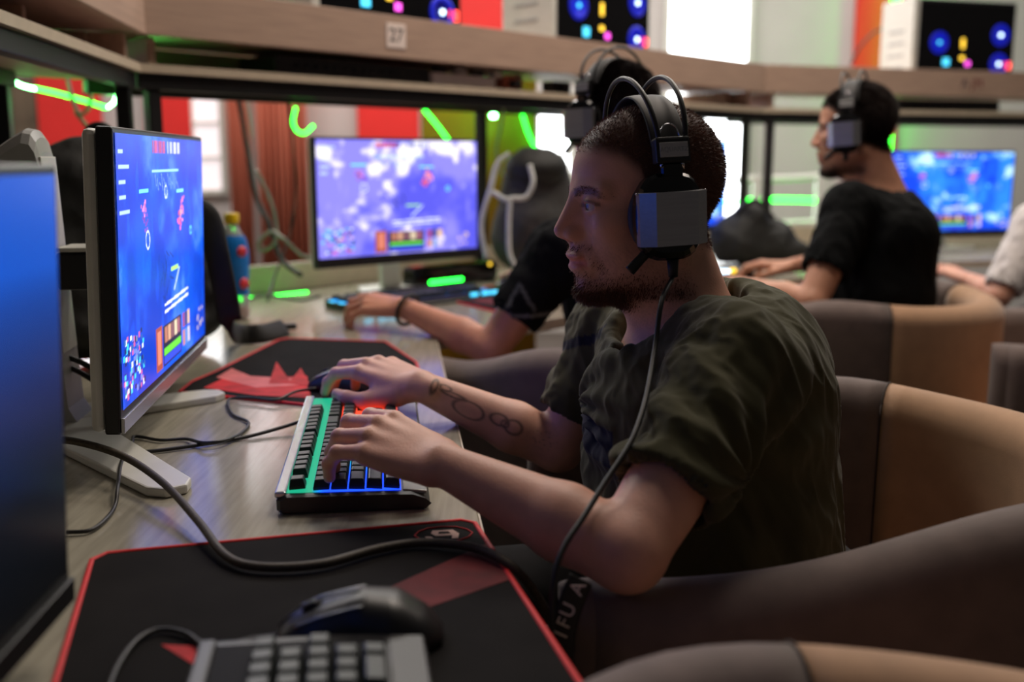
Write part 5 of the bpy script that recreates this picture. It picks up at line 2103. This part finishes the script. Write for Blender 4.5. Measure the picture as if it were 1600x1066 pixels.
# cables hanging below the rack
hang = [([(372, 150, 2.95), (384, 220, 2.95), (398, 300, 2.9), (420, 350, 2.85), (440, 405, 2.8), (470, 430, 2.75)], M_cable, 'dark cable bundle hanging beside the wide salmon curtain', 0.007),
        ([(445, 118, 2.75), (450, 160, 2.8), (458, 230, 2.8), (462, 300, 2.8), (452, 370, 2.78), (430, 430, 2.7), (418, 470, 2.6)], M_cable, 'black cable hanging in front of the wide salmon curtain', 0.0035),
        ([(400, 265, 2.9), (425, 320, 2.85), (432, 372, 2.8), (410, 392, 2.8), (405, 378, 2.8), (425, 362, 2.8), (445, 375, 2.75), (470, 398, 2.75), (492, 404, 2.75)], M_cablegrey, 'pale grey cable coiled beside the back rail', 0.0048),
        ([(104, 118, 2.5), (112, 150, 2.5), (124, 178, 2.5), (140, 165, 2.5), (142, 125, 2.5)], M_cablegrey, 'pale cable loop under the shelf over the dark backpack', 0.005),
        ([(118, 175, 2.5), (130, 190, 2.5), (142, 205, 2.5)], M_cablegrey, 'short pale cable end below the cable loop', 0.005),
        ([(790, 150, 3.3), (782, 200, 3.3), (776, 240, 3.3), (792, 290, 3.25), (800, 330, 3.2)], M_cablegrey, 'thin pale cable dangling over the hanging backpack', 0.004),
        ([(380, 470, 2.55), (420, 462, 2.55), (470, 470, 2.55), (500, 462, 2.55)], M_cable, 'thin black cable lying behind the soda bottle', 0.003),
        ([(1330, 100, 4.5), (1345, 72, 4.5), (1370, 48, 4.55), (1398, 43, 4.6)], M_cable, 'thin black cable curving to the white-ended computer', 0.005)]
for (pts, m, lab, rad) in hang:
    cable(lab, [W(*p) for p in pts], rad, m)
# green led strips on the racks
def strip(pts, rad, mat, label):
    o = tube('led_strip', [W(*p) for p in pts], rad, mat, n=6)
    return tag(o, label, 'light strip')


strip([(55, 138, 2.55), (90, 146, 2.55), (130, 157, 2.55), (165, 168, 2.55)], 0.005, M_greenled, 'green light strip slung between rack posts over the dark backpack')
strip([(168, 168, 2.5), (178, 160, 2.5), (182, 146, 2.5)], 0.003, M_greenled2, 'bright curl of green light strip at the rack post')
strip([(20, 126, 2.45), (30, 132, 2.50), (42, 136, 2.53), (56, 139, 2.55)], 0.004, M_greenled2, 'bright white-green light strip end at the rack post')
strip([(462, 168, 3.0), (458, 190, 3.0), (464, 204, 3.0), (476, 208, 3.0), (490, 196, 3.0)], 0.004, M_greenled, 'green light strip loop beside the lavender screen')
strip([(660, 168, 3.6), (680, 192, 3.6), (700, 218, 3.6)], 0.005, M_greenled, 'slanting green light strip in front of the partition beside the lavender screen')
strip([(815, 175, 3.7), (826, 210, 3.7), (842, 240, 3.7)], 0.005, M_greenled, 'slanting green light strip in front of the orange partition')
strip([(384, 152, 3.0), (390, 185, 3.0), (394, 215, 3.0)], 0.004, M_piping, 'short pale strip hanging beside the narrow salmon curtain')
strip([(196, 131, 2.35), (218, 130, 2.35)], 0.006, M_greenled, 'short green light strip under the shelf corner')
strip([(300, 470, 2.62), (380, 468, 2.72), (480, 458, 2.84)], 0.005, M_greenled, 'green light strip along the foot of the back rail')
for (a, b, d) in ((754, 182, 3.62), (771, 181, 3.62), (244, 110, 2.3)):
    o = lathe('led_lamp', [(0.003, -0.008), (0.010, -0.006), (0.012, 0.0), (0.010, 0.006), (0.003, 0.008)], M_greenled2, None, 14, loc=W(a, b, d))
    tag(o, {754: 'larger round green lamp under the long rack', 771: 'round green lamp next to another under the long rack', 244: 'tiny green lamp under the shelf corner'}[a], 'lamp')


# ------------------------------------------------------------------ bottle
bp = WZ(369, 499, DZ)
bt = thing('soda_bottle', 'soda bottle with blue label and yellow cap', 'bottle', (bp[0], bp[1], DZ))
lathe('bottle_body', [(0.024, 0.001), (0.031, 0.006), (0.032, 0.05), (0.029, 0.075), (0.033, 0.11), (0.034, 0.15), (0.030, 0.18), (0.018, 0.205), (0.0145, 0.213), (0.0145, 0.222)], M_bottle, bt)
lathe('drink', [(0.024, 0.003), (0.029, 0.007), (0.0295, 0.032), (0.02, 0.033)], M_juice, bt)
lb = lathe('label', [(0.0325, 0.058), (0.0305, 0.078), (0.0345, 0.11), (0.0355, 0.15), (0.0315, 0.181), (0.0255, 0.193)], M_label, bt, cap=False)
lathe('cap', [(0.0165, 0.219), (0.0172, 0.223), (0.0172, 0.240), (0.0155, 0.243)], M_yellow, bt)
for (a, z) in ((R(-40), 0.158), (R(-35), 0.085)):
    sd_ = lathe('label_badge', [(0.013, 0.0), (0.0125, 0.002)], M_labelred, lb, 18)
    sd_.location = (0.0335 * math.cos(a), 0.0335 * math.sin(a), z)
    sd_.rotation_euler = (0, R(90), a)


# ------------------------------------------------------------------ bags
def sdf_obj(name, s, lo, hi, h, mat, parent, disp=0.0, freq=20):
    V, Q = s.mesh(lo, hi, h)
    if disp:
        n = vert_normals(V, Q)
        V = V + n * (disp * (fbm(V * freq, 3) - 0.5))[:, None]
    return np_mesh(name, V, Q, mat, parent)


bc = np.array([-0.735, 1.86, DZ + 0.012])
bag = thing('backpack', 'black backpack standing behind the blue game monitor', 'backpack', bc)
s = Sdf()
s.rcone((0.0, 0, 0.10), (0.0, 0, 0.30), 0.10, 0.085, 0.03)
s.rcone((0.10, 0.10, 0.10), (0.06, 0.07, 0.28), 0.095, 0.07, 0.05)
s.rcone((-0.07, -0.08, 0.10), (-0.04, -0.05, 0.30), 0.095, 0.08, 0.05)
s.ell((0.02, 0, 0.05), (0.15, 0.15, 0.048), 0.03)
sdf_obj('bag_body', s, (-0.25, -0.25, -0.005), (0.28, 0.28, 0.46), 0.006, M_bag, bag, 0.02, 18)
b0 = W(325, 340, 1.72) - bc
tube('shoulder_strap', [b0 + (-0.03, 0, 0.02), b0, W(340, 400, 1.72) - bc, W(354, 470, 1.74) - bc, W(362, 512, 1.78) - bc, WZ(375, 522, DZ + 0.024) - bc, WZ(410, 521, DZ + 0.020) - bc, WZ(445, 512, DZ + 0.018) - bc], 0.020, M_bag, bag, flat=((0.2, -1, 0.35), 0.22), seg=10)
bk_ = box('buckle', (0.035, 0.022, 0.012), WZ(450, 510, DZ + 0.012) - bc, M_black, bag, rot=(0, 0, R(20)), bevel=0.003)
tube('grab_loop', [(-0.03, 0, 0.37), (-0.015, 0, 0.405), (0.015, 0, 0.405), (0.03, 0, 0.37)], 0.007, M_bag, bag)

bc2 = W(822, 330, 3.05)
bag2 = thing('backpack', 'grey and black backpack with pale piping hanging by the long desk', 'backpack', (bc2[0], bc2[1], DZ + 0.02))
zb = bc2[2] - DZ
s = Sdf()
s.rcone((0.0, 0, zb - 0.10), (0.02, 0, zb + 0.07), 0.105, 0.085, 0.04)
s.rcone((0.06, 0.03, zb - 0.12), (0.06, 0.02, zb + 0.06), 0.10, 0.075, 0.04)
s.ell((0.01, -0.06, zb - 0.05), (0.085, 0.05, 0.09), 0.02)
sdf_obj('bag_body', s, (-0.22, -0.22, -0.02), (0.26, 0.24, zb + 0.22), 0.008, M_baggrey, bag2, 0.015, 18)
s = Sdf()
s.ell((0.03, -0.01, zb + 0.105), (0.095, 0.105, 0.065), 0.03)
sdf_obj('flap', s, (-0.15, -0.2, zb - 0.02), (0.2, 0.2, zb + 0.2), 0.008, M_bag, bag2, 0.012, 22)
org2 = np.array((bc2[0], bc2[1], DZ + 0.02))
for pts in ([(760, 405, 2.88), (752, 350, 2.88), (768, 290, 2.88), (778, 255, 2.88), (796, 240, 2.88)], [(770, 300, 2.87), (790, 312, 2.86), (800, 310, 2.86), (822, 308, 2.86), (833, 285, 2.86), (828, 258, 2.87)], [(797, 312, 2.86), (795, 350, 2.86), (796, 395, 2.86), (806, 418, 2.86)]):
    tube('piping', [W(*p) - org2 for p in pts], 0.007, M_piping, bag2)

bc3 = WZ(1178, 408, DZ)
bc3 = W(1178, 392, 3.62)
bag3 = thing('bag', 'crumpled black bag on the desk behind the short-bearded player\'s hand', 'bag', (bc3[0], bc3[1], DZ + 0.024))
s = Sdf()
s.rcone((-0.06, 0, 0.06), (-0.02, 0, 0.14), 0.10, 0.06, 0.04)
s.rcone((0.05, 0.02, 0.06), (-0.01, 0, 0.12), 0.09, 0.05, 0.04)
s.ell((0.11, 0, 0.03), (0.09, 0.06, 0.035), 0.03)
sdf_obj('bag_body', s, (-0.25, -0.2, -0.02), (0.3, 0.2, 0.28), 0.008, M_bag, bag3, 0.025, 16)
tube('strap', [(-0.08, -0.05, 0.15), (-0.02, -0.07, 0.20), (0.05, -0.06, 0.14)], 0.008, M_bag, bag3, flat=((0, 1, 0), 0.3))

# small speaker bar with a green light under the lavender screen
q = W(690, 436, 3.00)
sb_ = thing('speaker_bar', 'low black speaker bar with a green light under the lavender screen', 'speaker', (q[0], q[1], DZ), rB)
box('body', (0.34, 0.06, 0.062), (0.04, 0, 0.0315), M_gloss, sb_, bevel=0.012)
box('light', (0.13, 0.003, 0.010), (-0.01, -0.031, 0.016), M_greenled, sb_, bevel=0.001)
box('light', (0.010, 0.003, 0.010), (0.17, -0.031, 0.052), M_amberled, sb_, bevel=0.001)

# lanyard hanging from the olive player's pocket
lz = [W(908, 905, 0.872), W(897, 930, 0.868), W(886, 960, 0.866), W(878, 995, 0.866), W(876, 1040, 0.868)]
ln = tube('lanyard', lz, 0.0115, M_rubber, flat=((0, 1, 0.2), 0.12), seg=10)
tag(ln, 'black lanyard strap with white letters beside the chair arm', 'lanyard')
for k, (chh, p) in enumerate((('A', (903, 920, 0.864)), ('U', (888, 954, 0.861)), ('F', (882, 974, 0.861)), ('I', (877, 992, 0.861)))):
    tm = text_mesh('letter', chh, 0.017, M_paper, ln, W(*p), (R(80), R(-68), 0), 0.0002)
